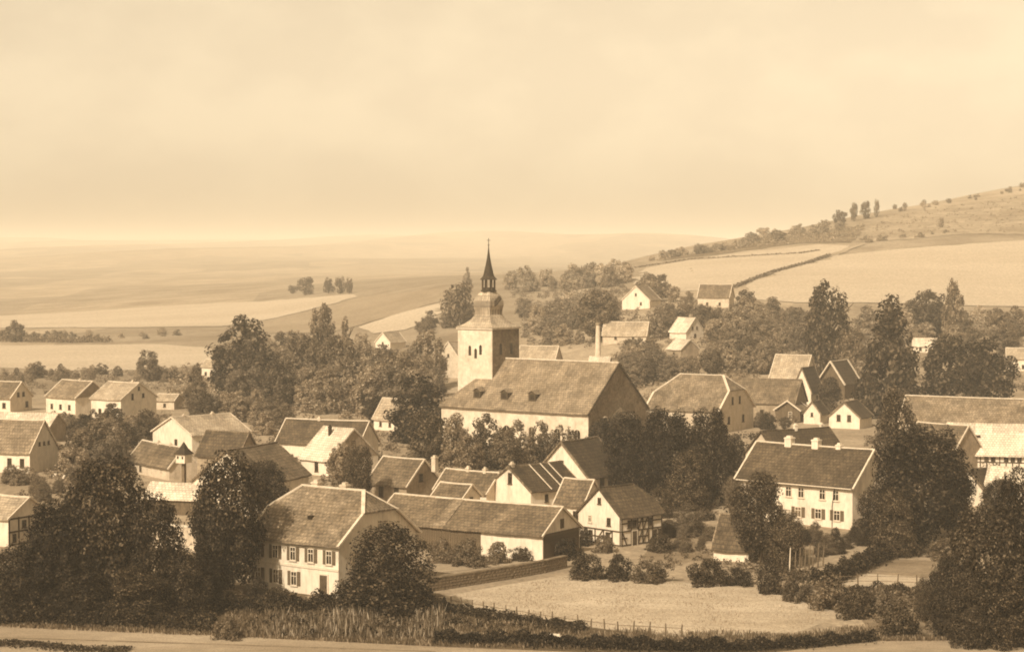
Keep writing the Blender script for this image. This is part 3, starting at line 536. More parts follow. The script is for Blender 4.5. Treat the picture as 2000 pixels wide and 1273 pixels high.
SHRUBS = [
  (8.1, 216.1, 2.6, 4.0, 1, 'leftmost rounded bush on the far edge of the meadow'),
  (11.5, 215.4, 2.6, 3.8, 1, 'second rounded bush on the far edge of the meadow'),
  (15.0, 213.7, 2.4, 4.2, 2, 'third rounded bush on the far edge of the meadow'),
  (21.0, 212.0, 2.5, 4.6, 1, 'wide bush in front of the steep roofed shed'),
  (24.1, 212.3, 2.0, 3.6, 1, 'bush right of the wide one in front of the shed'),
  (26.8, 206.5, 3.4, 3.5, 1, 'taller bush at the right end of the meadow edge'),
  (29.0, 202.1, 3.0, 3.3, 2, 'bush at the right corner of the meadow'),
  (31.7, 197.4, 2.8, 4.5, 2, 'long bush beside the garden plot right of the meadow'),
  (33.6, 192.9, 3.1, 3.5, 1, 'bush below the garden plot right of the meadow'),
  (36.1, 194.0, 2.8, 3.5, 2, 'bush behind the dark one at the lower right'),
  (36.0, 183.5, 3.0, 4.5, 1, 'dark bush near the lower road right of the meadow'),
  (-8.1, 227.7, 2.6, 3.6, 2, 'bush in front of the barn beside the dome shaped tree'),
  (-4.9, 225.0, 2.7, 3.8, 2, 'bush under the boarded wall of the barn'),
  (-1.6, 227.3, 2.1, 3.5, 2, 'bush left of the white barn wall end'),
  (1.1, 228.9, 1.7, 2.9, 1, 'low bush at the foot of the white barn wall'),
  (6.5, 230.4, 2.4, 3.5, 0, 'dark bush beside the barn gable'),
  (-23.6, 202.1, 1.4, 3.1, 1, 'bush under the left windows of the large house'),
  (-26.0, 203.4, 2.1, 2.6, 1, 'bush at the left corner of the large house'),
  (-28.3, 199.8, 1.6, 3.6, 2, 'low bush on the bank left of the large house'),
  (-19.4, 200.9, 0.9, 2.1, 2, 'small bush beside the door of the large house'),
  (-16.4, 205.8, 2.7, 2.6, 0, 'dark bush between the large house and the dome tree'),
  (-26.1, 182.0, 2.1, 3.1, 2, 'pale leafy bush on the verge of the lower road'),
  (25.8, 264.1, 1.8, 3.4, 1, 'small bush above the steep roofed shed'),
  (29.9, 219.2, 2.3, 2.8, 1, 'bush beside the bean poles'),
  (49.9, 230.4, 2.4, 4.1, 2, 'bush at the back of the lower right garden'),
  (-56.4, 239.4, 3.1, 3.7, 1, 'bush hiding the little half timbered house at the left edge'),
  (-51.0, 230.4, 3.6, 4.7, 2, 'bush on the slope behind the lower left trees'),
  (17.7, 236.5, 1.8, 3.6, 1, 'bush at the foot of the half timbered wall'),
  (8.7, 240.7, 2.1, 2.5, 1, 'climbing bush on the gable of the half timbered house'),
  (10.9, 235.2, 1.7, 2.7, 2, 'small bush in front of the half timbered gable'),
]
SCATTER = [
  ('leafy garden tree in the dense belt left of the church, left third', 'trees in the belt left of the church', [('round', -83.9, 586.6, 9.4, 9.2, 3), ('round', -62.5, 451.7, 8.7, 6.1, 3), ('umbrella', -78.2, 573, 8.5, 6.1, 3), ('round', -78.2, 576.8, 8.9, 8, 3), ('round', -64.4, 476, 7.7, 6.7, 3), ('umbrella', -79.3, 590.8, 11.1, 9.9, 2), ('round', -69.3, 518.1, 7, 5.7, 2), ('umbrella', -74, 560.8, 10.6, 8.2, 2), ('round', -75.4, 571.8, 7.4, 5.8, 2), ('umbrella', -65.3, 497.6, 6.8, 6.4, 3), ('round', -67.9, 520.3, 7, 5.6, 3), ('umbrella', -78.1, 598.5, 6.6, 5.3, 2), ('round', -68.7, 528.7, 6.9, 5.7, 3), ('umbrella', -77.6, 603, 10.3, 10.1, 3), ('umbrella', -74.6, 582.6, 7.3, 5.5, 3), ('round', -60.1, 477, 8.6, 7.7, 3), ('umbrella', -75, 596, 9.6, 6.9, 2), ('round', -64.9, 516.7, 9.1, 8.5, 3), ('round', -73.6, 588.3, 11.1, 10.3, 3), ('round', -60.7, 499, 8.7, 6.7, 2), ('round', -64.7, 535.4, 7.5, 5.4, 2), ('round', -56.7, 469.7, 6.4, 4.9, 2), ('umbrella', -68.8, 572.8, 6.8, 5.7, 2), ('round', -71.3, 600.1, 7.8, 6.2, 3), ('umbrella', -62, 525.5, 8.8, 6.7, 2), ('round', -65.1, 558.8, 9.7, 8, 3), ('round', -52.6, 451.6, 10.9, 10, 2), ('round', -60.6, 522.9, 11.4, 10.9, 3), ('round', -56.4, 492.1, 8.6, 7.5, 3), ('umbrella', -51.9, 462.5, 6.7, 5.1, 3), ('round', -68.2, 607.9, 11.2, 9.9, 2)]),
  ('leafy garden tree in the dense belt left of the church, middle third', 'trees in the belt left of the church', [('umbrella', -56.9, 510.5, 9.9, 9.8, 3), ('round', -57.6, 517.2, 7.9, 6, 2), ('round', -68.1, 612.5, 8.6, 7, 2), ('round', -54.4, 499.5, 6.4, 5.5, 3), ('round', -66.8, 616, 10.9, 7.8, 3), ('round', -56.3, 527.2, 6.7, 6.4, 3), ('umbrella', -61.5, 580.9, 9.3, 7.5, 3), ('round', -51, 488.8, 6.7, 5.9, 2), ('umbrella', -46.1, 447.1, 7, 6.6, 3), ('round', -48.2, 472.7, 7.8, 6.7, 2), ('round', -47.4, 464.9, 9, 7.5, 3), ('round', -61.7, 610.5, 8.4, 6, 3), ('umbrella', -57, 569.4, 8.5, 7.6, 3), ('round', -50.4, 515.7, 6.1, 5.1, 3), ('round', -45.8, 480.1, 6.3, 5.8, 3), ('round', -57.7, 607, 10.3, 7.9, 3), ('round', -52.4, 554.6, 8, 7.6, 2), ('umbrella', -41.3, 443.5, 9.8, 8.4, 3), ('umbrella', -43.2, 464.8, 6.1, 5.5, 3), ('umbrella', -44.8, 483.3, 6.5, 4.7, 2), ('round', -50.8, 563.6, 6, 5, 3), ('umbrella', -47.4, 527.3, 9.6, 8.5, 3), ('round', -45.1, 505, 8.5, 8.1, 3), ('round', -49.9, 570, 7.5, 5.5, 3), ('round', -50.5, 582.7, 7.4, 5.9, 3), ('round', -44.2, 518, 6.4, 6.3, 2), ('umbrella', -40.6, 477.7, 10.5, 7.8, 3), ('round', -50.1, 597.3, 6.4, 4.9, 2), ('round', -45.1, 538.8, 7.9, 5.7, 2), ('round', -42.2, 515.2, 11.1, 9.2, 2), ('umbrella', -43.2, 528.2, 10.7, 7.7, 3), ('round', -44.3, 547.4, 9, 6.7, 3)]),
  ('leafy garden tree in the dense belt left of the church, right third', 'trees in the belt left of the church', [('round', -43.4, 542.7, 8.1, 6.4, 2), ('round', -35.5, 444.1, 6.8, 5.6, 2), ('umbrella', -38.3, 484.8, 9.7, 7.6, 3), ('umbrella', -44.7, 591.8, 10, 7.9, 3), ('round', -42.3, 562.3, 9.2, 7.9, 3), ('umbrella', -37.3, 508, 9.4, 8, 3), ('round', -33.1, 451.1, 7.6, 6.2, 3), ('round', -32.3, 442.1, 9.4, 8.1, 3), ('round', -38.1, 527.1, 10.1, 7.3, 2), ('round', -31.6, 459.4, 9.7, 7.1, 3), ('round', -36.6, 535.2, 8.3, 7.1, 3), ('umbrella', -33.6, 493.3, 7.6, 5.4, 2), ('umbrella', -33.6, 506.4, 10.8, 8.6, 3), ('round', -32.9, 498.3, 9.5, 6.9, 3), ('round', -33.6, 514.1, 10.3, 8.2, 3), ('round', -34.1, 526.4, 11.1, 9, 2), ('umbrella', -30.4, 475, 8.6, 6.5, 3), ('round', -32, 502, 10.2, 9.3, 2), ('round', -31.5, 518.7, 7.4, 6.3, 3), ('round', -27.8, 459.5, 7.3, 6.8, 3), ('round', -26.4, 438.9, 10.7, 10.1, 3), ('round', -32.4, 551.3, 8.1, 7.3, 3), ('round', -27.6, 471.2, 9.3, 7.5, 3), ('umbrella', -25.1, 455.4, 6.1, 4.3, 3), ('umbrella', -26.8, 487.8, 11.2, 9.2, 3), ('round', -24.1, 467.2, 8.2, 6.7, 3), ('round', -24.7, 492.9, 6.4, 5, 3), ('round', -25.4, 540.9, 9.5, 9.1, 3), ('round', -25, 551.1, 10.1, 9.8, 3), ('round', -22.8, 514.6, 8.6, 7.2, 2), ('umbrella', -20, 493.7, 6.5, 4.6, 3), ('umbrella', -19.1, 500.2, 7.1, 5.6, 3)]),
  ('small fruit tree in the gardens between the left houses, left third', 'fruit trees between the left houses', [('dome', -88.9, 397.4, 3.9, 4, 1), ('round', -85.3, 384.7, 3.7, 3.4, 2), ('dome', -73.2, 330.7, 3.8, 3.6, 2), ('dome', -73.8, 333.8, 3.6, 3.8, 2), ('dome', -71.2, 323.3, 5.6, 5.6, 1), ('round', -69.6, 316.4, 4.7, 5.1, 3), ('round', -76.3, 353.2, 4.3, 3.5, 2), ('round', -83.5, 390.1, 4, 4.3, 1)]),
  ('small fruit tree in the gardens between the left houses, middle third', 'fruit trees between the left houses', [('dome', -84, 398.9, 4.4, 3.5, 1), ('round', -68, 324.6, 4.6, 4.1, 1), ('round', -67.1, 321.9, 5.1, 5.3, 3), ('dome', -74.5, 357.6, 5.6, 5.8, 2), ('dome', -67.7, 328, 4.5, 4.8, 1), ('round', -81.4, 399, 3.5, 3.7, 2), ('round', -73.4, 361.9, 5.5, 5.5, 3), ('dome', -76.6, 378.3, 5.4, 5.6, 1), ('dome', -68.7, 340.6, 3.6, 3, 3)]),
  ('small fruit tree in the gardens between the left houses, right third', 'fruit trees between the left houses', [('dome', -68.9, 347, 5.7, 4.7, 3), ('dome', -63.3, 320.2, 5.3, 4.5, 2), ('dome', -71, 360.3, 5.1, 4.8, 1), ('dome', -66.9, 341.1, 4, 3.2, 2), ('dome', -70.3, 363.5, 4.5, 4.9, 1), ('dome', -73.3, 383.3, 4.3, 3.7, 3), ('dome', -70.2, 379.6, 4.5, 4.8, 1), ('dome', -69.2, 375.4, 6, 5.8, 2), ('round', -71, 387.6, 4.8, 5.1, 3)]),
  ('orchard tree on the slope above the pale half hipped roof, left third', 'orchard trees above the half hipped roof', [('round', 29.6, 515, 5.3, 5, 3), ('round', 31.1, 537.5, 5.4, 4.3, 2), ('umbrella', 31.1, 526.8, 6.1, 5.8, 3), ('round', 29.9, 503.9, 5.9, 6.4, 3), ('round', 32.3, 541.2, 5.6, 4.7, 2), ('umbrella', 31, 507, 5.5, 6.1, 2), ('umbrella', 31.4, 511.6, 6, 6.5, 3), ('umbrella', 32.4, 524.4, 5.7, 4.7, 2), ('round', 32.2, 517.4, 6.8, 6.7, 3), ('round', 30.9, 493, 5, 5.4, 3), ('round', 32.9, 522, 5.7, 5.5, 2), ('umbrella', 34.1, 534.8, 6.3, 6.6, 3), ('umbrella', 32.4, 499.2, 6.9, 6.2, 3), ('round', 32.6, 495.1, 5.8, 5.4, 2), ('round', 33.9, 508.5, 6, 5.8, 2), ('umbrella', 34.9, 520.1, 6.8, 5.4, 3), ('round', 34, 505.3, 5.6, 4.7, 3)]),
  ('orchard tree on the slope above the pale half hipped roof, middle third', 'orchard trees above the half hipped roof', [('umbrella', 35.6, 523.1, 5.9, 4.8, 3), ('round', 34.8, 502, 5.4, 5.9, 2), ('umbrella', 36, 517.3, 6.6, 6.5, 3), ('umbrella', 36.1, 513.9, 5, 5.2, 3), ('round', 37.8, 535.5, 5.9, 5.8, 2), ('umbrella', 36.2, 504.4, 5.1, 4.1, 3), ('round', 37, 509.2, 6.5, 5.7, 3), ('umbrella', 38.2, 518.1, 5.2, 4.3, 3), ('umbrella', 38.9, 499.5, 5.5, 5.8, 3), ('round', 40.9, 502.6, 6, 5.6, 3), ('umbrella', 42.9, 501.1, 5.4, 4.7, 3), ('round', 45.3, 502.4, 5.4, 4.7, 2), ('round', 50.4, 507.7, 6.5, 5.5, 2), ('round', 51.4, 512.1, 6.5, 7, 3), ('round', 52.8, 519.2, 6.5, 5.6, 3), ('round', 55, 525.5, 6.1, 6, 3), ('round', 56, 534.9, 7.2, 6.1, 2)]),
  ('orchard tree on the slope above the pale half hipped roof, right third', 'orchard trees above the half hipped roof', [('round', 55.2, 514.4, 5.7, 4.9, 2), ('round', 55.7, 511.7, 5.6, 5.5, 3), ('round', 56.8, 517.4, 7.6, 6.9, 3), ('umbrella', 58.5, 530.6, 7.3, 7.2, 2), ('round', 60.4, 516.9, 8, 7.3, 2), ('umbrella', 61.8, 523.5, 5.4, 5.1, 3), ('umbrella', 60.4, 509.1, 6.7, 5.9, 3), ('umbrella', 62, 520.8, 5.6, 5.8, 2), ('round', 64, 534.9, 5.8, 5, 2), ('umbrella', 63.5, 527.9, 6.3, 5.3, 2), ('round', 65, 532.8, 5.1, 4.2, 3), ('round', 62.6, 511.2, 5, 4.6, 3), ('umbrella', 64.8, 525.5, 7, 7.2, 3), ('umbrella', 64.7, 521.1, 5.2, 5.1, 3), ('round', 65.7, 528.7, 6.8, 6.8, 3), ('round', 63.6, 507.7, 6.7, 5.7, 3), ('umbrella', 64.9, 516.2, 6.9, 7.2, 3), ('round', 64.7, 510.1, 7.5, 7.6, 3)]),
  ('small orchard tree on the terraces right of the church tower, left third', 'orchard trees right of the tower', [('round', 4.3, 739.2, 5.6, 5, 3), ('dome', 5, 710.3, 6, 6.2, 3), ('round', 7.5, 706.2, 5.3, 5.6, 3), ('dome', 7.7, 680.2, 4, 4.7, 4), ('round', 8.4, 700.6, 4.4, 4.7, 3), ('round', 7.6, 633.3, 5.5, 5.5, 4), ('round', 8.7, 666.7, 6.3, 5.7, 3), ('dome', 9.4, 660.5, 4.3, 4.8, 4), ('dome', 10.3, 628.7, 5.6, 6.2, 3), ('dome', 11.5, 604.5, 6.1, 6.4, 3), ('round', 13.1, 628.1, 4.9, 5.8, 4), ('round', 14.3, 674.2, 6.2, 6.2, 3)]),
  ('small orchard tree on the terraces right of the church tower, middle third', 'orchard trees right of the tower', [('round', 14, 609.9, 4.1, 4.7, 3), ('round', 17, 740, 4, 3.7, 3), ('round', 14.2, 599.7, 4.8, 5.3, 3), ('dome', 15.2, 611.5, 4.9, 4.4, 3), ('round', 15.6, 619.6, 4.6, 4.2, 3), ('dome', 15, 592.3, 6, 5.7, 3), ('round', 16.8, 649, 4.6, 5.4, 3), ('dome', 15.8, 605.3, 4.7, 4.8, 4), ('dome', 20.9, 722.5, 6.2, 6.9, 4), ('round', 20.6, 712.1, 4.5, 4.9, 3), ('dome', 18.4, 630, 4.1, 3.8, 3), ('dome', 20, 646.9, 5.2, 5.2, 3), ('dome', 20.5, 627.6, 6.4, 6.9, 3)]),
  ('small orchard tree on the terraces right of the church tower, right third', 'orchard trees right of the tower', [('round', 23, 681.5, 6.2, 5.8, 4), ('dome', 20, 587.9, 4.2, 3.8, 3), ('dome', 23.2, 678.6, 5.3, 5.3, 3), ('dome', 27.2, 725.2, 4.8, 5.4, 4), ('round', 25.2, 640.6, 4.4, 4.3, 4), ('round', 28.6, 700.4, 4.9, 5, 3), ('round', 28.2, 680.8, 5.8, 6.2, 4), ('round', 30, 717.1, 5.8, 5.5, 3), ('round', 28.7, 655, 4.3, 4.1, 4), ('round', 28.5, 636.9, 6.4, 7, 3), ('dome', 34.1, 701.9, 5.8, 6, 3), ('round', 33.4, 680.6, 4.7, 4.6, 4), ('dome', 33.3, 663.6, 4.5, 4.6, 3)]),
  ('orchard tree among the upper houses below the pale hillside, left third', 'orchard trees among the upper houses', [('dome', 43.2, 580.7, 7, 6.7, 3), ('round', 43.5, 584.2, 7.5, 7.2, 3), ('round', 47.7, 611.6, 5.6, 6, 2), ('dome', 47.1, 590.9, 5.8, 5.4, 2), ('round', 49.8, 600.3, 5.5, 5.6, 3), ('round', 52.1, 608, 5.3, 5.2, 2), ('round', 55.9, 636.4, 6, 5.6, 3), ('dome', 56.1, 597.6, 5.1, 5.6, 3), ('round', 55.9, 589.8, 7.8, 6.6, 3), ('dome', 57.9, 606.1, 5.6, 4.6, 3), ('round', 57.1, 581.6, 7.9, 6.8, 2), ('round', 58.6, 595.2, 6.1, 5.2, 2), ('dome', 58.7, 587.7, 6.1, 6.4, 3), ('dome', 57.9, 573.7, 5.1, 5.6, 2), ('round', 57.3, 566.3, 6.3, 6.7, 3), ('round', 57.1, 560, 7.4, 7.6, 3), ('round', 56.9, 553.9, 6.1, 6.1, 2), ('dome', 62.9, 607, 5, 4.9, 2), ('dome', 58.8, 550.6, 7, 6, 3), ('dome', 66.3, 602.8, 6.2, 6.2, 3)]),
  ('orchard tree among the upper houses below the pale hillside, middle third', 'orchard trees among the upper houses', [('round', 64.1, 577.5, 7.3, 6.7, 3), ('round', 63.3, 565.4, 6, 5.4, 3), ('round', 63.6, 560.3, 7.8, 7.7, 3), ('dome', 63.8, 555, 7, 5.9, 3), ('round', 67.7, 586.5, 6.2, 5.2, 2), ('round', 66.7, 573.9, 7.2, 7.7, 3), ('round', 65.9, 563.8, 5.3, 5.8, 3), ('dome', 71.6, 612.2, 7.9, 6.3, 3), ('round', 73.6, 626.8, 7.8, 7.1, 2), ('dome', 71.4, 607.3, 5, 5.1, 3), ('dome', 75.2, 623.8, 5.9, 6, 2), ('round', 68.8, 564.3, 5.5, 5.8, 2), ('round', 74.2, 606.1, 6.9, 6.3, 3), ('round', 71.1, 579.3, 6.8, 7.2, 3), ('dome', 68.5, 557.5, 6.7, 7.2, 2), ('dome', 75.3, 610.9, 6.5, 6.3, 3), ('round', 71.5, 574.2, 5.4, 5.5, 3), ('round', 74, 587.4, 6.3, 5.7, 3), ('round', 76.4, 595.6, 6.4, 6.5, 3), ('round', 73.1, 564.3, 5.8, 5.6, 3), ('round', 73.1, 561.6, 5.5, 4.4, 2)]),
  ('orchard tree among the upper houses below the pale hillside, right third', 'orchard trees among the upper houses', [('dome', 79.9, 612.2, 7.1, 7.1, 3), ('dome', 71.7, 548, 6.7, 5.6, 3), ('dome', 81.3, 621.3, 6.7, 6.7, 2), ('dome', 79.8, 607.6, 5, 5.2, 3), ('dome', 78.8, 595, 5.3, 4.8, 2), ('dome', 76.4, 575.9, 5.4, 5.3, 3), ('dome', 78.8, 582.2, 6.9, 6.3, 2), ('round', 81.7, 597.2, 5.2, 4.6, 3), ('dome', 76.8, 556.7, 6.9, 6, 3), ('dome', 85.1, 608.2, 5.5, 6, 2), ('dome', 81.3, 573.2, 5.1, 5.3, 2), ('dome', 80, 560.2, 5.8, 5.9, 3), ('round', 84.9, 594.1, 6.9, 7.3, 3), ('dome', 86.4, 602.4, 6.3, 6.2, 2), ('dome', 79.5, 553.6, 7, 6.3, 3), ('dome', 87, 589.6, 5.2, 4.5, 3), ('dome', 85.8, 578.7, 7.2, 7.6, 3), ('dome', 83.2, 560.7, 7, 7.4, 3), ('round', 82.7, 549.5, 5.1, 4.9, 2), ('dome', 88.5, 586.6, 7.4, 6.1, 3), ('dome', 85.8, 563.7, 6.4, 5.6, 2)]),
  ('orchard tree at the right foot of the hillside, left third', 'orchard trees at the foot of the hillside', [('round', 84.3, 499.2, 5.3, 5.5, 2), ('dome', 87.3, 510.9, 6.3, 6.4, 4), ('round', 96.2, 562.8, 5.3, 4.7, 3), ('round', 91.5, 531.6, 5.8, 6, 2), ('round', 88, 503.2, 5.4, 6.3, 3), ('round', 97.8, 558.1, 6.1, 6.1, 4), ('dome', 96.2, 548.4, 5, 5.1, 3), ('dome', 90.5, 511.6, 5.9, 5.7, 3), ('dome', 98.3, 554.4, 5.2, 5.4, 3), ('round', 87.4, 492.6, 6.2, 6.1, 4), ('dome', 94.4, 531.2, 7, 5.7, 2), ('dome', 106.5, 598.2, 8.1, 6.8, 3), ('round', 92.7, 520.1, 6.3, 6.3, 4), ('round', 100.4, 563.1, 5.5, 4.8, 4), ('round', 104, 573.7, 8.4, 7.9, 3), ('dome', 97.6, 537.7, 6.8, 5.7, 3), ('round', 96.3, 527.2, 8, 8.9, 4), ('dome', 97.6, 533.9, 5.2, 4.5, 3), ('dome', 101.2, 553.1, 7.8, 8.1, 2), ('round', 107.8, 588.5, 6.3, 6.7, 4), ('dome', 101.2, 549.1, 7.9, 6.9, 3), ('round', 111.8, 599.9, 5.4, 4.4, 4), ('dome', 108.2, 575.8, 6.5, 6.6, 2)]),
  ('orchard tree at the right foot of the hillside, middle third', 'orchard trees at the foot of the hillside', [('dome', 109.9, 584.8, 5.2, 5.3, 3), ('dome', 97.8, 519.5, 6.1, 5, 4), ('dome', 108, 571.8, 6.1, 6.6, 4), ('round', 114.9, 606, 6.6, 6.7, 2), ('dome', 96.3, 507.8, 6, 6.5, 3), ('dome', 97.4, 511.7, 6, 6.1, 4), ('round', 105.4, 551.3, 5.4, 5.7, 4), ('dome', 115.1, 602, 5.9, 6.4, 3), ('dome', 104.4, 540, 6.4, 6.6, 2), ('round', 115.3, 592.6, 6, 6.4, 2), ('dome', 115.7, 588.7, 8.1, 8.2, 4), ('round', 123.3, 615.7, 8, 6.7, 3), ('round', 116.7, 572.8, 6.1, 6.3, 3), ('dome', 121.9, 585.4, 5.5, 6.4, 4), ('round', 129.1, 616.1, 7.7, 8.9, 2), ('round', 128.6, 601.6, 6.6, 5.7, 4), ('dome', 130.7, 605.3, 6.9, 7.7, 3), ('round', 128.9, 596.5, 8.2, 7.6, 2), ('round', 121.9, 553, 8.3, 8.3, 3), ('dome', 120.5, 541.6, 5.8, 6, 3), ('round', 138, 613.8, 6.2, 6, 3), ('dome', 137, 607.7, 5, 5.3, 3), ('dome', 122.9, 544.7, 6.1, 6.5, 3)]),
  ('orchard tree at the right foot of the hillside, right third', 'orchard trees at the foot of the hillside', [('round', 130.1, 576.6, 6.4, 7.4, 3), ('round', 136.1, 598.1, 5.2, 5.6, 2), ('dome', 129.6, 563.4, 6.8, 7.2, 2), ('dome', 130.5, 566.1, 5.1, 5.7, 3), ('dome', 131.4, 569.9, 5.6, 6.6, 2), ('round', 138.6, 595.2, 7.8, 7.1, 4), ('round', 141.9, 609.3, 5.6, 6.4, 3), ('dome', 135.8, 581, 6.3, 7.3, 4), ('dome', 145, 619.2, 7.1, 7, 4), ('round', 142.4, 604.9, 5.8, 4.8, 2), ('dome', 136, 575.6, 5.5, 6.1, 4), ('round', 135.7, 571.1, 5.5, 5.5, 2), ('dome', 131.4, 552.9, 5.4, 6.3, 4), ('dome', 139.9, 579.2, 5.8, 6, 4), ('dome', 147.9, 612.2, 7.5, 8.3, 2), ('round', 138.9, 574.7, 5, 5.3, 3), ('dome', 135.8, 561.6, 6.7, 7.7, 3), ('round', 142.8, 589.1, 8.2, 6.7, 2), ('dome', 151, 617.8, 6.3, 7.2, 2), ('round', 139.5, 565.1, 6.7, 8, 2), ('round', 147.7, 592.9, 5.4, 4.5, 2), ('dome', 145.2, 580.8, 5.7, 6.2, 2), ('round', 149.9, 599.3, 5.6, 6.1, 3), ('dome', 152.8, 607.2, 8.4, 9.4, 2)]),
  ('tree in the hedge line along the skyline right of the spire, left third', 'skyline trees right of the spire', [('round', -1.9, 884.6, 5.8, 4.5, 3), ('round', -0.3, 906.8, 7, 5.6, 4), ('tall', -0.1, 879.8, 7.7, 5.7, 4), ('round', 5.7, 890.6, 9, 7.1, 3), ('tall', 6.4, 854.9, 6.8, 6.2, 4), ('round', 7.3, 877.6, 7.1, 5.9, 3), ('round', 8.6, 896.6, 6.5, 4.6, 4), ('tall', 9.6, 855.3, 5.9, 5.3, 4), ('tall', 14, 885.7, 6.5, 5.6, 4), ('round', 15.2, 882.3, 8.4, 6.1, 4), ('tall', 16.4, 889.8, 5.7, 4.6, 4), ('tall', 17.6, 855.5, 5.4, 4.1, 3), ('tall', 21.4, 853.1, 5.4, 4, 4), ('round', 22.1, 836.6, 5.2, 4.1, 3)]),
  ('tree in the hedge line along the skyline right of the spire, middle third', 'skyline trees right of the spire', [('tall', 22.8, 857.5, 5.8, 4.5, 4), ('round', 24.5, 880.4, 5.3, 4.7, 3), ('tall', 24.5, 872.1, 5.9, 5.2, 4), ('round', 24.1, 837.7, 7.5, 6.7, 4), ('tall', 25.1, 853.7, 6.3, 5.4, 4), ('tall', 26, 869.8, 6.9, 5.5, 4), ('round', 26.8, 883, 8.3, 5.8, 4), ('round', 25.8, 828.2, 6.1, 6.1, 4), ('round', 26.7, 849.6, 8.2, 7, 3), ('round', 29.7, 826.2, 5.2, 3.8, 4), ('tall', 31.1, 854.4, 8.5, 6.1, 4), ('round', 32.1, 821.7, 6.8, 5.5, 4), ('round', 34.2, 870.2, 8.1, 6.1, 4), ('tall', 33.5, 849.2, 7.9, 5.8, 4), ('tall', 33, 831.7, 7.1, 5.9, 3)]),
  ('tree in the hedge line along the skyline right of the spire, right third', 'skyline trees right of the spire', [('tall', 34.7, 846.4, 5.5, 5.4, 3), ('round', 34.7, 841.7, 8.5, 7.5, 4), ('round', 34.9, 832.3, 5.3, 3.8, 3), ('tall', 35, 822.4, 5.1, 4.1, 4), ('tall', 37.4, 831.2, 9, 8.7, 4), ('tall', 38.9, 861.7, 7.3, 7.1, 4), ('round', 36.7, 810.3, 6.2, 4.9, 4), ('round', 39.2, 849, 6.5, 6.1, 3), ('round', 38.8, 819.8, 8.1, 7.4, 4), ('tall', 39.1, 803.7, 8, 6.9, 3), ('tall', 40.3, 813, 6, 4.9, 4), ('tall', 44.1, 856.8, 8.5, 8.4, 4), ('tall', 43.5, 815.5, 5.2, 4, 4), ('round', 45.6, 811.9, 7.7, 7.4, 4), ('tall', 46.3, 819.6, 8.9, 6.5, 3)]),
  ('tree behind the upper white gable', 'trees behind the upper white gable', [('round', 49.5, 728.2, 7.8, 7.5, 2), ('round', 53.6, 697.6, 5.3, 4.5, 2), ('round', 48.6, 709.4, 7, 5.8, 2), ('round', 48.8, 693.9, 5.4, 4.6, 3), ('round', 47.6, 672.2, 5.2, 4.4, 2), ('round', 48, 722.4, 7.5, 7.3, 3), ('round', 48.4, 682.3, 7.7, 7.6, 3), ('round', 48.4, 699.4, 5.2, 5, 2), ('round', 49.8, 680.5, 5, 4.5, 3), ('round', 54.7, 676.3, 5.7, 5, 3), ('round', 54.3, 731.8, 6.5, 5.7, 2), ('round', 48.8, 686, 6.1, 5.9, 2)]),
  ('low bush in the row between the pale field and the left houses, left third', 'bushes beside the pale left field', [('dome', -145.2, 570.6, 2.4, 3.1, 3), ('dome', -139.9, 559, 2.4, 2.7, 3), ('dome', -145.3, 584.8, 2.3, 2.3, 2), ('dome', -136.8, 555.4, 2.7, 2.7, 3), ('dome', -134.1, 553.4, 2.6, 2.6, 3), ('dome', -141.5, 586.3, 3.5, 4.7, 3), ('dome', -137.3, 570.1, 3.7, 3.6, 3), ('dome', -141.7, 590.4, 2.6, 3, 3), ('dome', -137.4, 576.1, 3.6, 4.9, 2), ('dome', -140.1, 588.7, 4, 5.6, 2), ('dome', -135, 584.5, 2.1, 2, 2), ('dome', -127.7, 558.2, 2.3, 2.2, 3)]),
  ('low bush in the row between the pale field and the left houses, middle third', 'bushes beside the pale left field', [('dome', -134.7, 595, 2.9, 2.7, 2), ('dome', -126.7, 560.7, 2.1, 2.5, 3), ('dome', -129.5, 573.5, 3.4, 4.4, 3), ('dome', -128.7, 578.8, 2.2, 2.3, 3), ('dome', -125.6, 573.3, 2.5, 3.1, 3), ('dome', -124.8, 582.7, 2.5, 3.1, 3), ('dome', -119.7, 566.4, 2.6, 2.4, 3), ('dome', -125.5, 595.2, 2.7, 2.8, 3), ('dome', -121.4, 576, 2, 2.8, 2), ('dome', -121.9, 591.4, 3.4, 4.3, 2), ('dome', -115.5, 583.8, 2.9, 3.7, 3), ('dome', -106.8, 571.4, 3.6, 3.4, 3), ('dome', -107.7, 580.1, 2.1, 2, 2)]),
  ('low bush in the row between the pale field and the left houses, right third', 'bushes beside the pale left field', [('dome', -105.1, 576.7, 2.7, 2.6, 3), ('dome', -103.5, 569.5, 3.8, 5, 3), ('dome', -105.4, 585.5, 2.1, 1.9, 2), ('dome', -100.7, 560.9, 2.7, 3.1, 3), ('dome', -103.2, 575.4, 2.9, 3.8, 3), ('dome', -100.3, 567.8, 3.7, 4.9, 2), ('dome', -100.5, 575.1, 3.5, 4, 3), ('dome', -96.8, 556.1, 2.5, 2.7, 3), ('dome', -98.4, 574.8, 2.4, 2.3, 3), ('dome', -96.2, 568.1, 2.8, 3.3, 2), ('dome', -99.8, 589.4, 2.6, 3.4, 3), ('dome', -94.7, 569.8, 2.1, 2.1, 3), ('dome', -93.9, 566.8, 2.2, 2.5, 2)]),
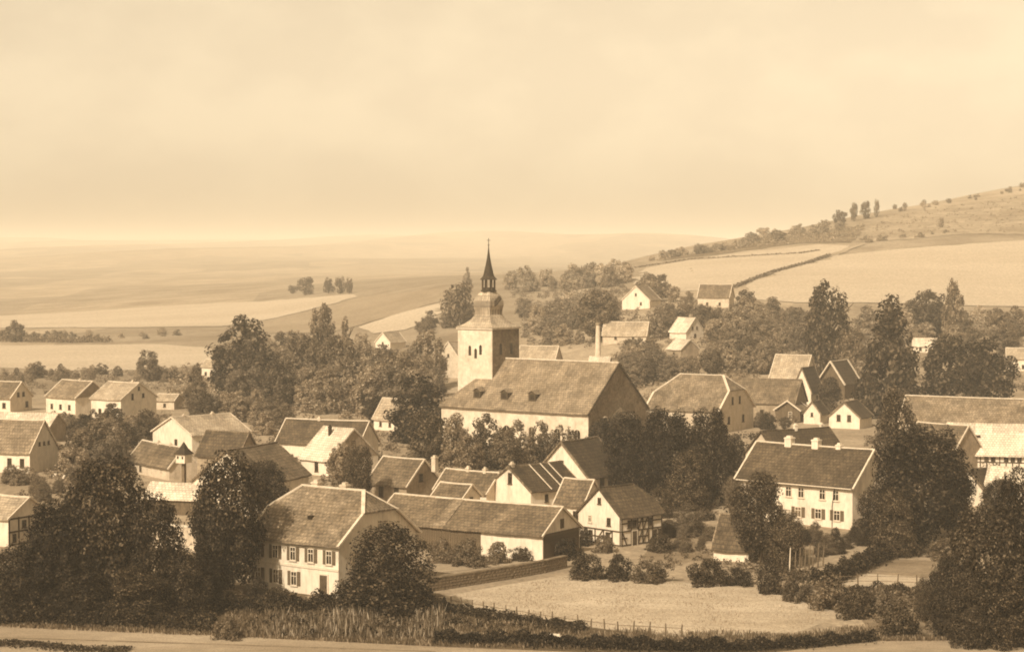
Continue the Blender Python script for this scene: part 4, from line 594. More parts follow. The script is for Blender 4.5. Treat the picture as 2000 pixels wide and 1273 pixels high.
  ('bush in the dark hedge behind the pale left field', 'bushes behind the pale left field', [('dome', -169, 792.1, 2.6, 3.6, 3), ('dome', -166.5, 800.1, 2.6, 4, 3), ('dome', -180.8, 803.8, 3, 3.9, 2), ('dome', -168.2, 804, 2.4, 2.9, 3), ('dome', -184.8, 822.1, 3.4, 4.3, 2), ('dome', -184, 805.7, 3.6, 4.3, 3), ('dome', -190.3, 803.6, 3.5, 3.8, 3), ('dome', -205.5, 836.4, 2.7, 3.8, 3), ('dome', -186.3, 820, 3.3, 3.6, 3), ('dome', -210.4, 822.9, 3.8, 4, 2), ('dome', -211.9, 829.8, 3.8, 5.8, 3), ('dome', -194.2, 838.1, 2.4, 2.6, 2), ('dome', -191.2, 818, 2.5, 2.9, 2), ('dome', -188.3, 822.3, 2.2, 2.2, 3), ('dome', -201.8, 814.7, 3.1, 3.5, 2), ('dome', -179.3, 799.9, 2.4, 3.2, 3), ('dome', -189.5, 817.6, 2.4, 3.7, 3), ('dome', -195.9, 841.8, 2.1, 3.2, 2), ('dome', -201.1, 840.2, 2.4, 3.2, 3), ('dome', -204.6, 840.5, 2.3, 2.9, 3), ('dome', -196.4, 818.7, 2.9, 3.1, 2), ('dome', -191.7, 835.7, 3, 3.7, 3)]),
  ('scattered small bush at the edge of the far left fields', 'bushes in the far left fields', [('dome', -187.1, 831.9, 1.8, 2, 4), ('dome', -146.5, 798, 2.3, 2.8, 4), ('dome', -174.7, 822.9, 2.3, 2.5, 3), ('dome', -175, 825, 3.3, 4.1, 4), ('dome', -189.8, 831.2, 3, 3, 4), ('dome', -152.5, 821.7, 2.2, 2.9, 4), ('dome', -145, 826.5, 2.6, 3.6, 3), ('dome', -142.6, 814.7, 2, 2.7, 4), ('dome', -159.2, 811.6, 2.2, 3.4, 4), ('dome', -182.7, 829.3, 2.6, 4, 4), ('dome', -145.7, 830.2, 3.1, 4.3, 4), ('dome', -137.3, 817.4, 2.5, 3.9, 3)]),
  ('bush on the bank left of the church dome', 'bushes on the bank left of the dome', [('dome', -17.9, 762.7, 3.9, 3.8, 3), ('dome', -28.8, 678.3, 5.7, 5.3, 2), ('dome', -23.4, 705.8, 5.1, 4.9, 3), ('dome', -29.1, 717.3, 5, 6, 2), ('dome', -20.8, 697.4, 3.1, 3.2, 3), ('dome', -31.4, 702.2, 4.5, 4.8, 2), ('dome', -15.7, 724.8, 5, 5.4, 3), ('dome', -18.5, 739.4, 5.3, 5.2, 2), ('dome', -20.3, 712.6, 5.9, 6.8, 3), ('dome', -29.2, 700.8, 4.7, 5.5, 2), ('dome', -29.4, 689.7, 4.3, 4.8, 2), ('dome', -18, 752.9, 5, 4.9, 2), ('dome', -16.4, 720.1, 5.6, 5.7, 2), ('dome', -31.2, 696.5, 5.4, 5.4, 3), ('dome', -19.5, 732.7, 3.7, 4.3, 3), ('dome', -22, 694.4, 5.2, 5.2, 2)]),
  ('scrubby tree in the wooded patch under the hill crest, left third', 'scrub below the hill crest', [('round', 116.1, 1010.8, 3, 3.5, 4), ('dome', 122.9, 1037.5, 4.3, 5.6, 4), ('dome', 125.5, 1046.7, 4.2, 5.7, 3), ('round', 128.5, 1056.9, 2.6, 3.5, 4), ('dome', 124.3, 1015.7, 3.5, 5.3, 4), ('round', 137.5, 1093.4, 4.6, 7.2, 4), ('round', 132.3, 1035.9, 3.1, 3.8, 4), ('round', 137, 1052.5, 2.7, 3.6, 3)]),
  ('scrubby tree in the wooded patch under the hill crest, middle third', 'scrub below the hill crest', [('dome', 145.6, 1109.9, 2.7, 3.4, 4), ('round', 137.2, 1029.3, 4.9, 7.8, 3), ('round', 134.8, 1009.4, 4.8, 6.9, 3), ('dome', 154.4, 1096.2, 3.3, 4.5, 4), ('dome', 152.8, 1078, 4.3, 5.6, 4), ('dome', 152.4, 1068.2, 3.4, 4.2, 4), ('dome', 160.6, 1120.3, 2.9, 3.1, 4), ('dome', 159.2, 1106.4, 3.8, 4, 3), ('dome', 153.8, 1053.8, 3.7, 3.8, 4)]),
  ('scrubby tree in the wooded patch under the hill crest, right third', 'scrub below the hill crest', [('round', 164.8, 1097.6, 3, 3.3, 3), ('round', 155.8, 1035.3, 4.5, 5.3, 4), ('dome', 159, 1045.8, 4.6, 7, 4), ('dome', 171.8, 1106.8, 4.4, 5.6, 4), ('round', 165.4, 1059.3, 3.6, 5.7, 3), ('dome', 173.4, 1102.6, 4.5, 5.2, 3), ('dome', 180.4, 1103.3, 3.1, 3.8, 4), ('round', 174.4, 1064.9, 4.6, 5.3, 4), ('dome', 178.5, 1085, 3.8, 4.9, 4)]),
  ('bush in the long hedge climbing the hill crest, left third', 'hedge bushes climbing the hill crest', [('dome', 67.5, 964.8, 2.7, 3.5, 4), ('round', 73.7, 980.6, 3.5, 3.7, 4), ('round', 72.4, 961.9, 3.9, 4.2, 4), ('dome', 74.7, 969.2, 3.5, 4.7, 4), ('round', 77.1, 967.3, 3.8, 5.1, 4), ('dome', 78.7, 963.7, 3.5, 5.2, 4), ('round', 80.7, 966.9, 2.7, 2.9, 4), ('round', 82.8, 984.2, 3.7, 4, 4)]),
  ('bush in the long hedge climbing the hill crest, middle third', 'hedge bushes climbing the hill crest', [('dome', 82.8, 981.6, 3.4, 3.8, 4), ('round', 82.3, 974, 4, 5.7, 4), ('dome', 83.8, 961.4, 2.7, 3.4, 4), ('round', 89.8, 971.8, 2.9, 3.7, 4), ('dome', 91.8, 987.4, 4.1, 4.5, 4), ('round', 90.5, 965.4, 4, 5.6, 4), ('dome', 94.4, 987.2, 3.2, 3.8, 4), ('dome', 94.6, 970.1, 4.3, 5.8, 4), ('dome', 95.6, 966.2, 3, 3.1, 4)]),
  ('bush in the long hedge climbing the hill crest, right third', 'hedge bushes climbing the hill crest', [('round', 100, 983.5, 3.2, 4, 4), ('round', 100.9, 974.2, 3.7, 5.3, 4), ('dome', 105.6, 992.1, 2.6, 3.5, 4), ('dome', 104.1, 977.7, 4.2, 4.5, 4), ('dome', 112.1, 1005.3, 3.2, 3.3, 4), ('dome', 114, 985.6, 4.2, 5.7, 4), ('dome', 118, 1018.4, 3.6, 4.6, 4), ('dome', 116.7, 998.9, 2.5, 3.8, 4), ('round', 117.8, 1005.1, 2.5, 3, 4)]),
  ('faint bush along the top right hill crest', 'bushes along the top right crest', [('tall', 235.8, 1200.3, 3.4, 3.3, 4), ('dome', 242.4, 1175.1, 3, 2.8, 4), ('tall', 226.7, 1166.8, 2.5, 2.8, 4), ('tall', 261.1, 1195.7, 3.3, 3.2, 4), ('dome', 245.3, 1176, 2.1, 2.4, 4), ('tall', 315.6, 1267.6, 2.4, 2.7, 4), ('tall', 229.4, 1167.2, 2.2, 2.2, 4), ('tall', 309.5, 1250, 2.3, 3, 4), ('dome', 308.6, 1238.7, 2.6, 2.8, 4), ('tall', 265.9, 1220.1, 1.9, 2.5, 4), ('tall', 279, 1203, 1.7, 1.9, 4), ('tall', 302.5, 1235.5, 2.1, 2.1, 4), ('dome', 231.2, 1187.3, 1.8, 1.9, 4), ('dome', 287.2, 1234, 2.6, 3, 4), ('tall', 245.6, 1195.2, 2.9, 3.9, 4), ('dome', 280.6, 1225.4, 2.3, 2.8, 4), ('tall', 230.9, 1205.1, 3, 3.5, 4), ('tall', 252.1, 1191, 3.3, 4, 4), ('dome', 252.5, 1225.9, 3.2, 3.1, 4), ('dome', 315.8, 1243, 1.6, 1.9, 4), ('dome', 285.4, 1233.3, 1.6, 2.2, 4), ('tall', 324.9, 1273.9, 3.1, 4.1, 4)]),
  ('low bush on the field edge high on the hillside', 'bushes on the hillside field edge', [('dome', 196.9, 975.1, 1.5, 1.9, 4), ('dome', 172.9, 977.3, 2.7, 3.7, 4), ('dome', 191.6, 980.5, 2.6, 4.1, 4), ('dome', 200, 978.3, 2.6, 4, 3), ('dome', 170.1, 973.7, 1.5, 2.1, 3), ('dome', 209.2, 995, 1.6, 2, 3), ('dome', 173.3, 967.8, 2.7, 3.1, 4), ('dome', 172.2, 974.3, 2.7, 3.7, 3), ('dome', 179.5, 974.8, 2.5, 2.7, 3), ('dome', 180, 966.7, 2.2, 3.3, 4), ('dome', 218.5, 1006.4, 1.6, 2.3, 4), ('dome', 178.1, 966.8, 2.6, 3.8, 3), ('dome', 183.4, 979.1, 1.6, 1.8, 4), ('dome', 215.9, 998.5, 1.9, 2, 4), ('dome', 199.9, 976, 2.6, 2.7, 3), ('dome', 171.6, 959.3, 2.5, 3.7, 3)]),
  ('small garden tree above the pale roofed farmhouse', 'trees above the pale roofed farmhouse', [('round', -52.8, 434.5, 4.1, 4.5, 2), ('round', -60.2, 437.2, 4.3, 3.5, 3), ('dome', -58.1, 428.2, 5.6, 4.9, 3), ('dome', -52.9, 414.9, 4.6, 4.7, 3), ('round', -72, 451.1, 5.4, 5.4, 2), ('round', -60.9, 441.2, 5.1, 4.4, 3), ('dome', -65.5, 418.2, 5.5, 5.5, 2), ('dome', -69.8, 443.4, 6.1, 4.9, 3), ('round', -53.8, 421.9, 4.8, 4.1, 3), ('round', -66, 422.8, 6.3, 5.2, 2), ('dome', -59.4, 423, 5.6, 5.5, 2), ('round', -64.1, 424.8, 5.5, 4.7, 3), ('dome', -57, 444, 5.2, 4.1, 3), ('round', -56.9, 420, 5.6, 5.2, 3), ('dome', -61.5, 427, 5.8, 5, 3), ('round', -63, 446.1, 5.8, 4.9, 2)]),
  ('small tree between the pale roofed farmhouse and the dark roofed one', 'trees right of the pale roofed farmhouse', [('dome', -48.6, 390.1, 4.3, 4.3, 3), ('round', -45.1, 394.3, 5.3, 4.8, 2), ('dome', -51.2, 413.6, 3.9, 3.6, 2), ('dome', -48.8, 396.4, 4.2, 4, 3), ('round', -49.4, 411.1, 4.5, 4.7, 3), ('round', -52.5, 417.2, 4.9, 4.2, 2), ('dome', -50.6, 401.8, 5.2, 4.7, 3), ('dome', -49.1, 421, 4.8, 4.4, 2)]),
  ('small tree in the yards below the little white gables', 'trees below the little white gables', [('round', 65.9, 429, 4, 3.2, 1), ('round', 66.3, 431.4, 3.3, 3.6, 2), ('dome', 64.4, 422.1, 3.3, 3, 2), ('round', 63.2, 430.8, 2.6, 2.7, 2), ('dome', 51.7, 402.4, 3.2, 3.3, 1), ('dome', 50.5, 407.4, 3, 2.6, 2), ('dome', 67.3, 422.3, 3.6, 3.5, 2), ('round', 52.1, 407.1, 3.2, 2.9, 2), ('round', 55.1, 402.2, 2.5, 2.6, 2), ('dome', 51.3, 405.6, 2.9, 2.4, 1), ('round', 64.9, 429.8, 3, 2.5, 2), ('dome', 66.8, 425.2, 4.3, 3.9, 1)]),
  ('small tree between the white roofed house and the dark roofs', 'trees beside the white roofed house', [('round', -39.6, 351.4, 4.7, 4, 2), ('round', -39.8, 349.3, 4.4, 4.6, 2), ('round', -40.3, 328.5, 3.2, 2.9, 2), ('round', -35.5, 320, 3.1, 2.9, 3), ('round', -35.5, 314.6, 3.5, 3.1, 2)]),
  ('dark tree in the gap left of the churchyard', 'dark trees left of the churchyard', [('round', -27, 408.3, 6.1, 6.1, 0), ('round', -28.5, 412.2, 5.8, 5.2, 0)]),
  ('tree in the grounds behind the east end of the church', 'trees behind the east end of the church', [('round', 18.1, 380.9, 5.7, 4.6, 1), ('round', 15.2, 386.6, 7.3, 6.6, 1), ('round', 20.5, 390.1, 6.7, 5.9, 2), ('round', 21.3, 373.9, 7.1, 6.1, 2), ('round', 13.8, 391.6, 6, 5.7, 1), ('round', 16.3, 393.2, 5.5, 4.6, 2), ('round', 22.9, 392.3, 7, 7, 2), ('round', 23.3, 395.5, 5.5, 5.6, 1), ('round', 22.8, 385.8, 7.4, 7.6, 2), ('round', 17.2, 372.9, 6.2, 5.3, 2), ('round', 14, 378.6, 6.3, 5.5, 2), ('round', 13, 388.9, 5.1, 4.7, 2)]),
  ('tree beside the long roof at the right', 'trees beside the long roof', [('round', 82.5, 433.9, 6.6, 5.4, 2), ('round', 81.6, 418.3, 6.9, 6.8, 1), ('round', 81.9, 426.8, 6.9, 5.5, 2), ('round', 79.8, 434.5, 6.4, 6.1, 1), ('round', 79.2, 408.1, 6.3, 6.2, 2), ('round', 84.1, 443, 7.5, 5.2, 1)]),
  ('low garden bush on the pale slope at the left', 'bushes on the pale left slope', [('dome', -74.3, 306.1, 2.7, 3.2, 3), ('dome', -75.5, 304.1, 2.4, 3, 3), ('dome', -70, 294.5, 2.5, 3.3, 2), ('dome', -65.3, 304.4, 1.8, 1.9, 3), ('dome', -68.6, 311.8, 2.4, 2.4, 3), ('dome', -68.4, 308.5, 2.2, 2.4, 2), ('dome', -67, 294, 2, 2.3, 2), ('dome', -67.3, 300.3, 1.7, 2, 3), ('dome', -77.1, 306.5, 2.8, 3.9, 2), ('dome', -67, 284.4, 2.4, 2.8, 2)]),
  ('garden bush below the white two storey house', 'bushes below the white two storey house', [('dome', 37.1, 233.5, 2.4, 2.6, 2), ('dome', 35.9, 231.6, 1.6, 1.3, 2), ('dome', 37.6, 234.3, 1.7, 2, 2), ('dome', 35.6, 241.6, 1.8, 1.9, 1), ('dome', 43.3, 247.4, 2.4, 2.6, 1), ('dome', 42.4, 240.7, 1.7, 2, 1), ('dome', 38.4, 234, 2.1, 1.9, 1), ('dome', 41.9, 243.8, 1.8, 1.9, 1), ('dome', 40, 238.2, 1.8, 1.8, 2), ('dome', 44.9, 242.8, 2.2, 2.5, 2), ('dome', 36.5, 235, 1.6, 1.8, 1), ('dome', 40, 245.8, 1.5, 1.4, 1), ('dome', 43.3, 244.9, 2.6, 3.2, 2), ('dome', 37.2, 244.4, 2.4, 2, 2)]),
  ('low bush in the garden between half timbered house and shed', 'bushes left of the shed', [('dome', 21.3, 247.1, 1.8, 1.9, 3), ('dome', 20.6, 235.5, 1.7, 1.8, 2), ('dome', 20.5, 250.5, 1.4, 1.9, 2), ('dome', 19.8, 238.6, 1.1, 1.5, 3), ('dome', 19.3, 247.8, 1.8, 2.4, 2), ('dome', 24.6, 245.4, 1.7, 2.4, 2), ('dome', 22.5, 236.6, 1.2, 1.3, 2), ('dome', 18.8, 243, 1, 1, 2), ('dome', 23.1, 242.5, 1, 1.1, 2), ('dome', 19.6, 249.4, 2, 2.8, 2), ('dome', 19.5, 250.4, 1.2, 1.7, 3), ('dome', 17.2, 236.7, 1.3, 1.6, 2)]),
]

# ------------------------------------------------------------------ houses
def roof_mesh(name, mat, L, W, he, hr, hl, hrt, ov, og, thick, seed, amp=0.05):
    """gabled, half hipped or hipped roof; hl / hrt = height of the hip's eave as a fraction of the rise (1 = plain gable, 0 = full hip)"""
    s = hr / (W / 2); a = L / 2 + og; e = W / 2 + ov
    def zf(y): return he + (W / 2 - abs(y)) * s
    def end(frac):
        if frac >= 0.999: return None
        zh = he + hr * frac if frac > 0 else zf(e); yh = W / 2 - (zh - he) / s
        run = (he + hr - zh) / (s * 1.25)
        return zh, yh, run
    El, Er = end(hl), end(hrt)
    xl = -a + (El[2] if El else 0); xr = a - (Er[2] if Er else 0)
    if xl > xr: xl = xr = (xl + xr) / 2
    top = he + hr
    polys = []
    for sg in (-1, 1):
        p = [(-a, sg * e, zf(e)), (a, sg * e, zf(e))]
        if Er and Er[1] < e - 0.01: p.append((a, sg * Er[1], Er[0]))
        elif not Er: p.append((a, 0, top))
        if Er: p.append((xr, 0, top))
        if El: p.append((xl, 0, top))
        if El and El[1] < e - 0.01: p.append((-a, sg * El[1], El[0]))
        elif not El: p.append((-a, 0, top))
        polys.append(p if sg < 0 else p[::-1])
    if Er: polys.append([(a, -Er[1], Er[0]), (a, Er[1], Er[0]), (xr, 0, top)])
    if El: polys.append([(-a, El[1], El[0]), (-a, -El[1], El[0]), (xl, 0, top)])
    bm = bmesh.new(); cache = {}
    def vert(p):
        k = tuple(round(c, 3) for c in p)
        if k not in cache: cache[k] = bm.verts.new(p)
        return cache[k]
    for p in polys:
        q = []
        for c in p:
            v = vert(c)
            if v not in q: q.append(v)
        try: bm.faces.new(q)
        except ValueError: pass
    for ax, lim in ((0, a), (1, e)):
        k = -lim + 0.9
        while k < lim - 0.3:
            co = (k, 0, 0) if ax == 0 else (0, k, 0); no = (1, 0, 0) if ax == 0 else (0, 1, 0)
            bmesh.ops.bisect_plane(bm, geom=bm.verts[:] + bm.edges[:] + bm.faces[:], plane_co=co, plane_no=no); k += 0.9
    for v in bm.verts: v.co.z += amp * h2(v.co.x * 1.6, v.co.y * 1.6, seed) - amp * 1.6 * (1 - (v.co.x / a) ** 2)
    ret = bmesh.ops.extrude_face_region(bm, geom=bm.faces[:])
    for g in ret['geom']:
        if isinstance(g, bmesh.types.BMVert): g.co.z += thick
    bmesh.ops.recalc_face_normals(bm, faces=bm.faces[:])
    me = bpy.data.meshes.new(name); bm.to_mesh(me); bm.free(); me.materials.append(MATS[mat])
    lines = dict(ridge=((xl, 0, top), (xr, 0, top)))
    hips = []; verges = []
    for E_, x0, xe in ((El, -a, xl), (Er, a, xr)):
        for sg in (-1, 1):
            if E_:
                hips.append(((x0, sg * E_[1], E_[0]), (xe, 0, top)))
                if E_[1] < e - 0.01: verges.append(((x0, sg * e, zf(e)), (x0, sg * E_[1], E_[0])))
            else: verges.append(((x0, sg * e, zf(e)), (x0, 0, top)))
    return me, lines['ridge'], hips, verges, zf
WIN = {}
def window_meshes(w, h, style):
    k = (round(w, 2), round(h, 2), style)
    if k not in WIN:
        f = MB(); t = 0.09
        f.box((-w / 2 + t / 2, -0.05, h / 2), (t, 0.10, h)); f.box((w / 2 - t / 2, -0.05, h / 2), (t, 0.10, h))
        f.box((0, -0.05, t / 2), (w - 2 * t, 0.10, t)); f.box((0, -0.05, h - t / 2), (w - 2 * t, 0.10, t))
        if style != 'plain':
            f.box((0, -0.045, h / 2), (0.06, 0.07, h - 2 * t)); f.box((0, -0.043, h * 0.66), (w - 2 * t - 0.002, 0.07, 0.06))
        f.box((0, -0.07, -0.05), (w + 0.2, 0.14, 0.08))
        p = MB(); p.box((0, -0.012, h / 2), (w - 2 * t, 0.02, h - 2 * t))
        s = MB(); sw = w * 0.5
        s.box((0, -0.03, h / 2), (sw, 0.05, h))
        for z in (0.12, h / 2, h - 0.12): s.box((0, -0.065, z), (sw * 0.92, 0.02, 0.12))
        WIN[k] = (f.mesh('window', 'trim_paint' if style != 'dark' else 'timber'), p.mesh('pane', 'glass'), s.mesh('shutter', 'shutter_paint'))
    return WIN[k]
def add_windows(root, sides, wins):
    """wins: (side, position 0..1 along that wall, sill height, width, height, style, shutters)"""
    for w_ in wins:
        side, f, z, w, h = w_[:5]; style = w_[5] if len(w_) > 5 else 'cross'; shut = w_[6] if len(w_) > 6 else False
        (ax, ay), (bx, by), rz = sides[side]
        p = (ax + (bx - ax) * f, ay + (by - ay) * f, z)
        fm, pm, sm = window_meshes(w, h, style)
        o = link('window', fm, root, p, rz); link('pane', pm, o)
        if shut:
            for sg in (-1, 1):
                d = sg * (w / 2 + w * 0.25 + 0.03)
                link('shutter', sm, root, (p[0] + d * math.cos(rz), p[1] + d * math.sin(rz), z), rz)
def wall_sides(L, W):
    return {'F': ((-L / 2, -W / 2), (L / 2, -W / 2), 0.0), 'B': ((L / 2, W / 2), (-L / 2, W / 2), math.pi),
            'R': ((L / 2, -W / 2), (L / 2, W / 2), math.pi / 2), 'L': ((-L / 2, W / 2), (-L / 2, -W / 2), -math.pi / 2)}
def house(key, name, label, roof='tile_brown', wall='whitewash', hl=1.0, hrt=1.0, wins=(), chim=(), cap='mortar', ov=0.35, og=0.2, door=None, verge=True, cat='house', ridge_w=0.34, verge_w=0.16, gable=None, extra=None):
    g = GEO[key]; L, W, he, hr = g[4:8]
    root = empty(name, (g[0], g[1], g[2]), R(g[3])); tag(root, label, cat)
    seed = (g[0] * 0.37 + g[1] * 0.11) % 6.0
    s = hr / (W / 2)
    bw = MB(); z0 = -1.5 if g[2] > 0.5 else -0.4
    for x in (-L / 2, L / 2):
        fr = hl if x < 0 else hrt
        p = [(x, -W / 2, z0), (x, W / 2, z0), (x, W / 2, he - 0.02)]
        if fr > 0:
            yh = (W / 2) * (1 - fr); zz = he + hr * fr - 0.03
            if fr >= 0.999: p.append((x, 0, zz))
            else: p += [(x, yh, zz), (x, -yh, zz)]
        p.append((x, -W / 2, he - 0.02))
        if gable and ((x < 0 and 'L' in gable) or (x > 0 and 'R' in gable)):
            # masonry below, boarded gable above, a hand's breadth proud
            bw.poly([(x, -W / 2, z0), (x, W / 2, z0), (x, W / 2, he - 0.02), (x, -W / 2, he - 0.02)])
            gb = MB(); k = math.copysign(0.04, x)
            top = [(x + k, -W / 2, he - 0.02), (x + k, W / 2, he - 0.02)] + ([(x + k, 0, he + hr - 0.03)] if fr >= 0.999 else [(x + k, yh, zz), (x + k, -yh, zz)])
            gb.poly(top); gb.poly([(q[0] - 2 * k, q[1], q[2]) for q in top][::-1])
            gb.build('gable_wall', gable[-1] if isinstance(gable, tuple) else 'boards', root)
        else: bw.poly(p if x > 0 else p[::-1])
    for y in (-W / 2, W / 2):
        q = [(-L / 2, y, z0), (L / 2, y, z0), (L / 2, y, he - 0.02), (-L / 2, y, he - 0.02)]
        bw.poly(q if y < 0 else q[::-1])
    bw.build('wall', wall, root)
    me, rg, hips, verges, zf = roof_mesh('roof', roof, L, W, he, hr, hl, hrt, ov, og, 0.16, seed)
    ro = link('roof', me, root)
    if cap:
        m = MB(); n = max(2, int((rg[1][0] - rg[0][0]) / 0.9)); sag = 0.08
        pts = [(rg[0][0] + (rg[1][0] - rg[0][0]) * i / n, 0, rg[0][2] + 0.15 - sag * (1 - (rg[0][0] + (rg[1][0] - rg[0][0]) * i / n) ** 2 / (L / 2 + og) ** 2)) for i in range(n + 1)]
        for p, q in zip(pts[:-1], pts[1:]): m.bar(p, q, ridge_w, 0.16)
        m.build('ridge_cap', cap, ro)
        for p, q in hips:
            m = MB(); m.bar((p[0], p[1], p[2] + 0.13), (q[0], q[1], q[2] + 0.13), ridge_w * 0.9, 0.14); m.build('hip_cap', cap, ro)
    if verge:
        for p, q in verges:
            k = math.copysign(0.03, p[0])
            m = MB(); m.bar((p[0] + k, p[1], p[2] + 0.07), (q[0] + k, q[1] + 0, q[2] + 0.07), verge_w, 0.24); m.build('bargeboard', cap or 'timber', ro)
    for c in chim:
        fx, fy, ch, cw = c[:4]; cm = c[4] if len(c) > 4 else 'brick_pale'
        x = fx * L; y = fy * W; zb = zf(y) - 0.4; zt = he + hr + ch
        m = MB(); m.box((x, y, (zb + zt) / 2), (cw, cw, zt - zb)); m.box((x, y, zt - 0.12), (cw + 0.14, cw + 0.14, 0.14)); m.box((x, y, zt + 0.10), (cw * 0.6, cw * 0.6, 0.24))
        m.build('chimney', cm, ro)
    sides = wall_sides(L, W)
    add_windows(root, sides, wins)
    if door:
        side, f, w, h = door; (ax, ay), (bx, by), rz = sides[side]
        m = MB(); m.box((0, -0.04, h / 2), (w, 0.08, h))
        for x in (-w / 4, w / 4):
            for z in (h * 0.28, h * 0.7): m.box((x, -0.095, z), (w * 0.36, 0.03, h * 0.3))
        d = m.build('door', 'door_wood', root, (ax + (bx - ax) * f, ay + (by - ay) * f, 0), rz)
        m = MB(); m.box((w * 0.36, -0.12, h * 0.46), (0.05, 0.08, 0.16)); m.build('handle', 'iron', d)
        m = MB(); m.box((-w / 2 - 0.07, -0.05, h / 2), (0.14, 0.1, h)); m.box((w / 2 + 0.07, -0.05, h / 2), (0.14, 0.1, h)); m.box((0, -0.05, h + 0.07), (w + 0.28, 0.1, 0.14)); m.build('door_frame', 'trim_paint', d)
    if extra: extra(root, L, W, he, hr, s, ro)
    return root
def row(side, n, a, b, z, w, h, style='cross', shut=False): return [(side, a + (b - a) * (i / max(1, n - 1)), z, w, h, style, shut) for i in range(n)]

# --- front row
def front_extra(root, L, W, he, hr, s, ro):
    m = MB(); m.box((0, -W / 2 - 0.04, he * 0.5 + 0.02), (L + 0.10, 0.08, 0.22)); m.build('string_course', 'trim_paint', root)
    m = MB(); m.box((0, -W / 2 - 0.40, he - 0.36), (L + 0.4, 0.14, 0.13)); m.build('gutter', 'trim_paint', ro)
    m = MB(); m.box((L * 0.02, -W * 0.30, he + hr * 0.43), (0.55, 0.5, 0.35)); m.build('roof_hatch', 'iron', ro)
    m = MB(); m.box((L * 0.34, -W / 2 - 0.6, 0.1), (1.8, 1.2, 0.36)); m.box((L * 0.34, -W / 2 - 1.4, 0.02), (2.2, 0.5, 0.2)); m.build('doorstep', 'plaster_grey', root)
house('front', 'large_house', 'large pale two storey house with half hipped tiled roof and rows of shutters', 'tile_mid', 'whitewash', 0.56, 0.56,
      row('F', 5, 0.10, 0.90, 3.35, 0.82, 1.45, 'cross', True) + row('F', 3, 0.10, 0.51, 0.75, 0.85, 1.5, 'cross', True) +
      [('R', 0.40, 6.3, 0.55, 0.7), ('R', 0.52, 6.3, 0.75, 1.05), ('R', 0.64, 6.3, 0.55, 0.7), ('R', 0.22, 3.3, 0.9, 1.4), ('R', 0.7, 3.3, 0.9, 1.4)],
      [(-0.20, 0.02, 0.55, 0.85), (0.12, 0.02, 0.5, 0.8)], door=('F', 0.84, 1.0, 2.2), ov=0.5, og=0.3, ridge_w=0.45, verge_w=0.3, extra=front_extra)
def barn_extra(root, L, W, he, hr, s, ro):
    # boarded left part: single upright planks over the masonry
    x = -L / 2 + 0.1
    me = None
    while x < L * 0.13:
        if me is None:
            m = MB(); m.box((0, 0, he / 2), (0.29, 0.05, he - 0.15)); me = m.mesh('plank', 'boards')
        link('plank', me, root, (x + 0.15, -W / 2 - 0.035 - 0.012 * ((int(x * 7)) % 3), 0.0)); x += 0.33
    x = -W / 2 + 0.1; m = MB(); m.box((0, 0, he / 2), (0.05, 0.29, he - 0.1)); me2 = m.mesh('plank', 'boards')
    while x < W / 2 - 0.2: link('plank', me2, root, (L / 2 + 0.04 + 0.01 * (int(x * 9) % 3), x + 0.15, 0)); x += 0.33
    m = MB(); m.box((L / 2 + 0.05, 0.1, he + hr * 0.30), (0.1, 0.7, 1.1)); m.build('loft_door', 'door_wood', root)
    m = MB(); m.poly([(-L * 0.14, -W / 2 - 0.40, he - 0.18), (-L * 0.07, -W / 2 - 0.40, he - 0.18), (-L * 0.07, -0.2, he + hr + 0.10), (-L * 0.14, -0.2, he + hr + 0.10)])
    m.v = [(v[0], v[1], he + (W / 2 - abs(v[1])) * s + 0.20) for v in m.v]; m.poly([(v[0], v[1], v[2] - 0.03) for v in m.v][::-1]); m.build('patched_tiles', 'tile_mid', ro)
house('barn', 'barn', 'long low barn with brown tiled roof, white wall and boarded sides', 'tile_brown', 'whitewash', 1, 1, [('R', 0.35, 0.9, 0.5, 0.6, 'plain'), ('R', 0.75, 0.9, 0.5, 0.6, 'plain')], [], verge=True, cat='barn', ridge_w=0.3, ov=0.45, extra=barn_extra)
def gabled_extra(root, L, W, he, hr, s, ro):
    for fx in (-0.12, 0.1, 0.26):
        m = MB(); m.bar((fx * L, -W / 2 - 0.3, he - 0.3 * s + 0.24), (fx * L, -0.1, he + hr + 0.16), 0.10, 0.10); m.build('roof_batten', 'mortar', ro)
house('gabled', 'white_gabled_house', 'white gabled house with dark slate roof crossed by pale battens', 'slate', 'whitewash', 1, 1,
      [('L', 0.53, 4.3, 0.75, 1.5, 'dark'), ('F', 0.30, 2.0, 0.6, 1.0, 'dark'), ('F', 0.45, 0.7, 0.65, 0.7, 'dark'), ('F', 0.75, 0.6, 1.0, 2.2, 'dark')], [(-0.44, 0.0, 0.5, 0.5)], cap='tile_mid', verge_w=0.1, extra=gabled_extra)
house('upper', 'slate_roofed_house', 'white house with steep slate roof and a close row of windows', 'slate', 'whitewash', 1, 1,
      row('F', 4, 0.14, 0.86, 0.9, 1.15, 1.55, 'dark') + [('L', 0.5, 4.2, 0.7, 1.0, 'dark')], [], cap='tile_mid', verge_w=0.35)
house('middle', 'small_tiled_house', 'small tiled house squeezed between slate roof and half timbered gable', 'tile_brown', 'whitewash', 1, 1, [('F', 0.75, 1.2, 0.8, 1.2, 'dark'), ('F', 0.25, 1.2, 0.7, 1.0, 'dark')], [], ridge_w=0.26)
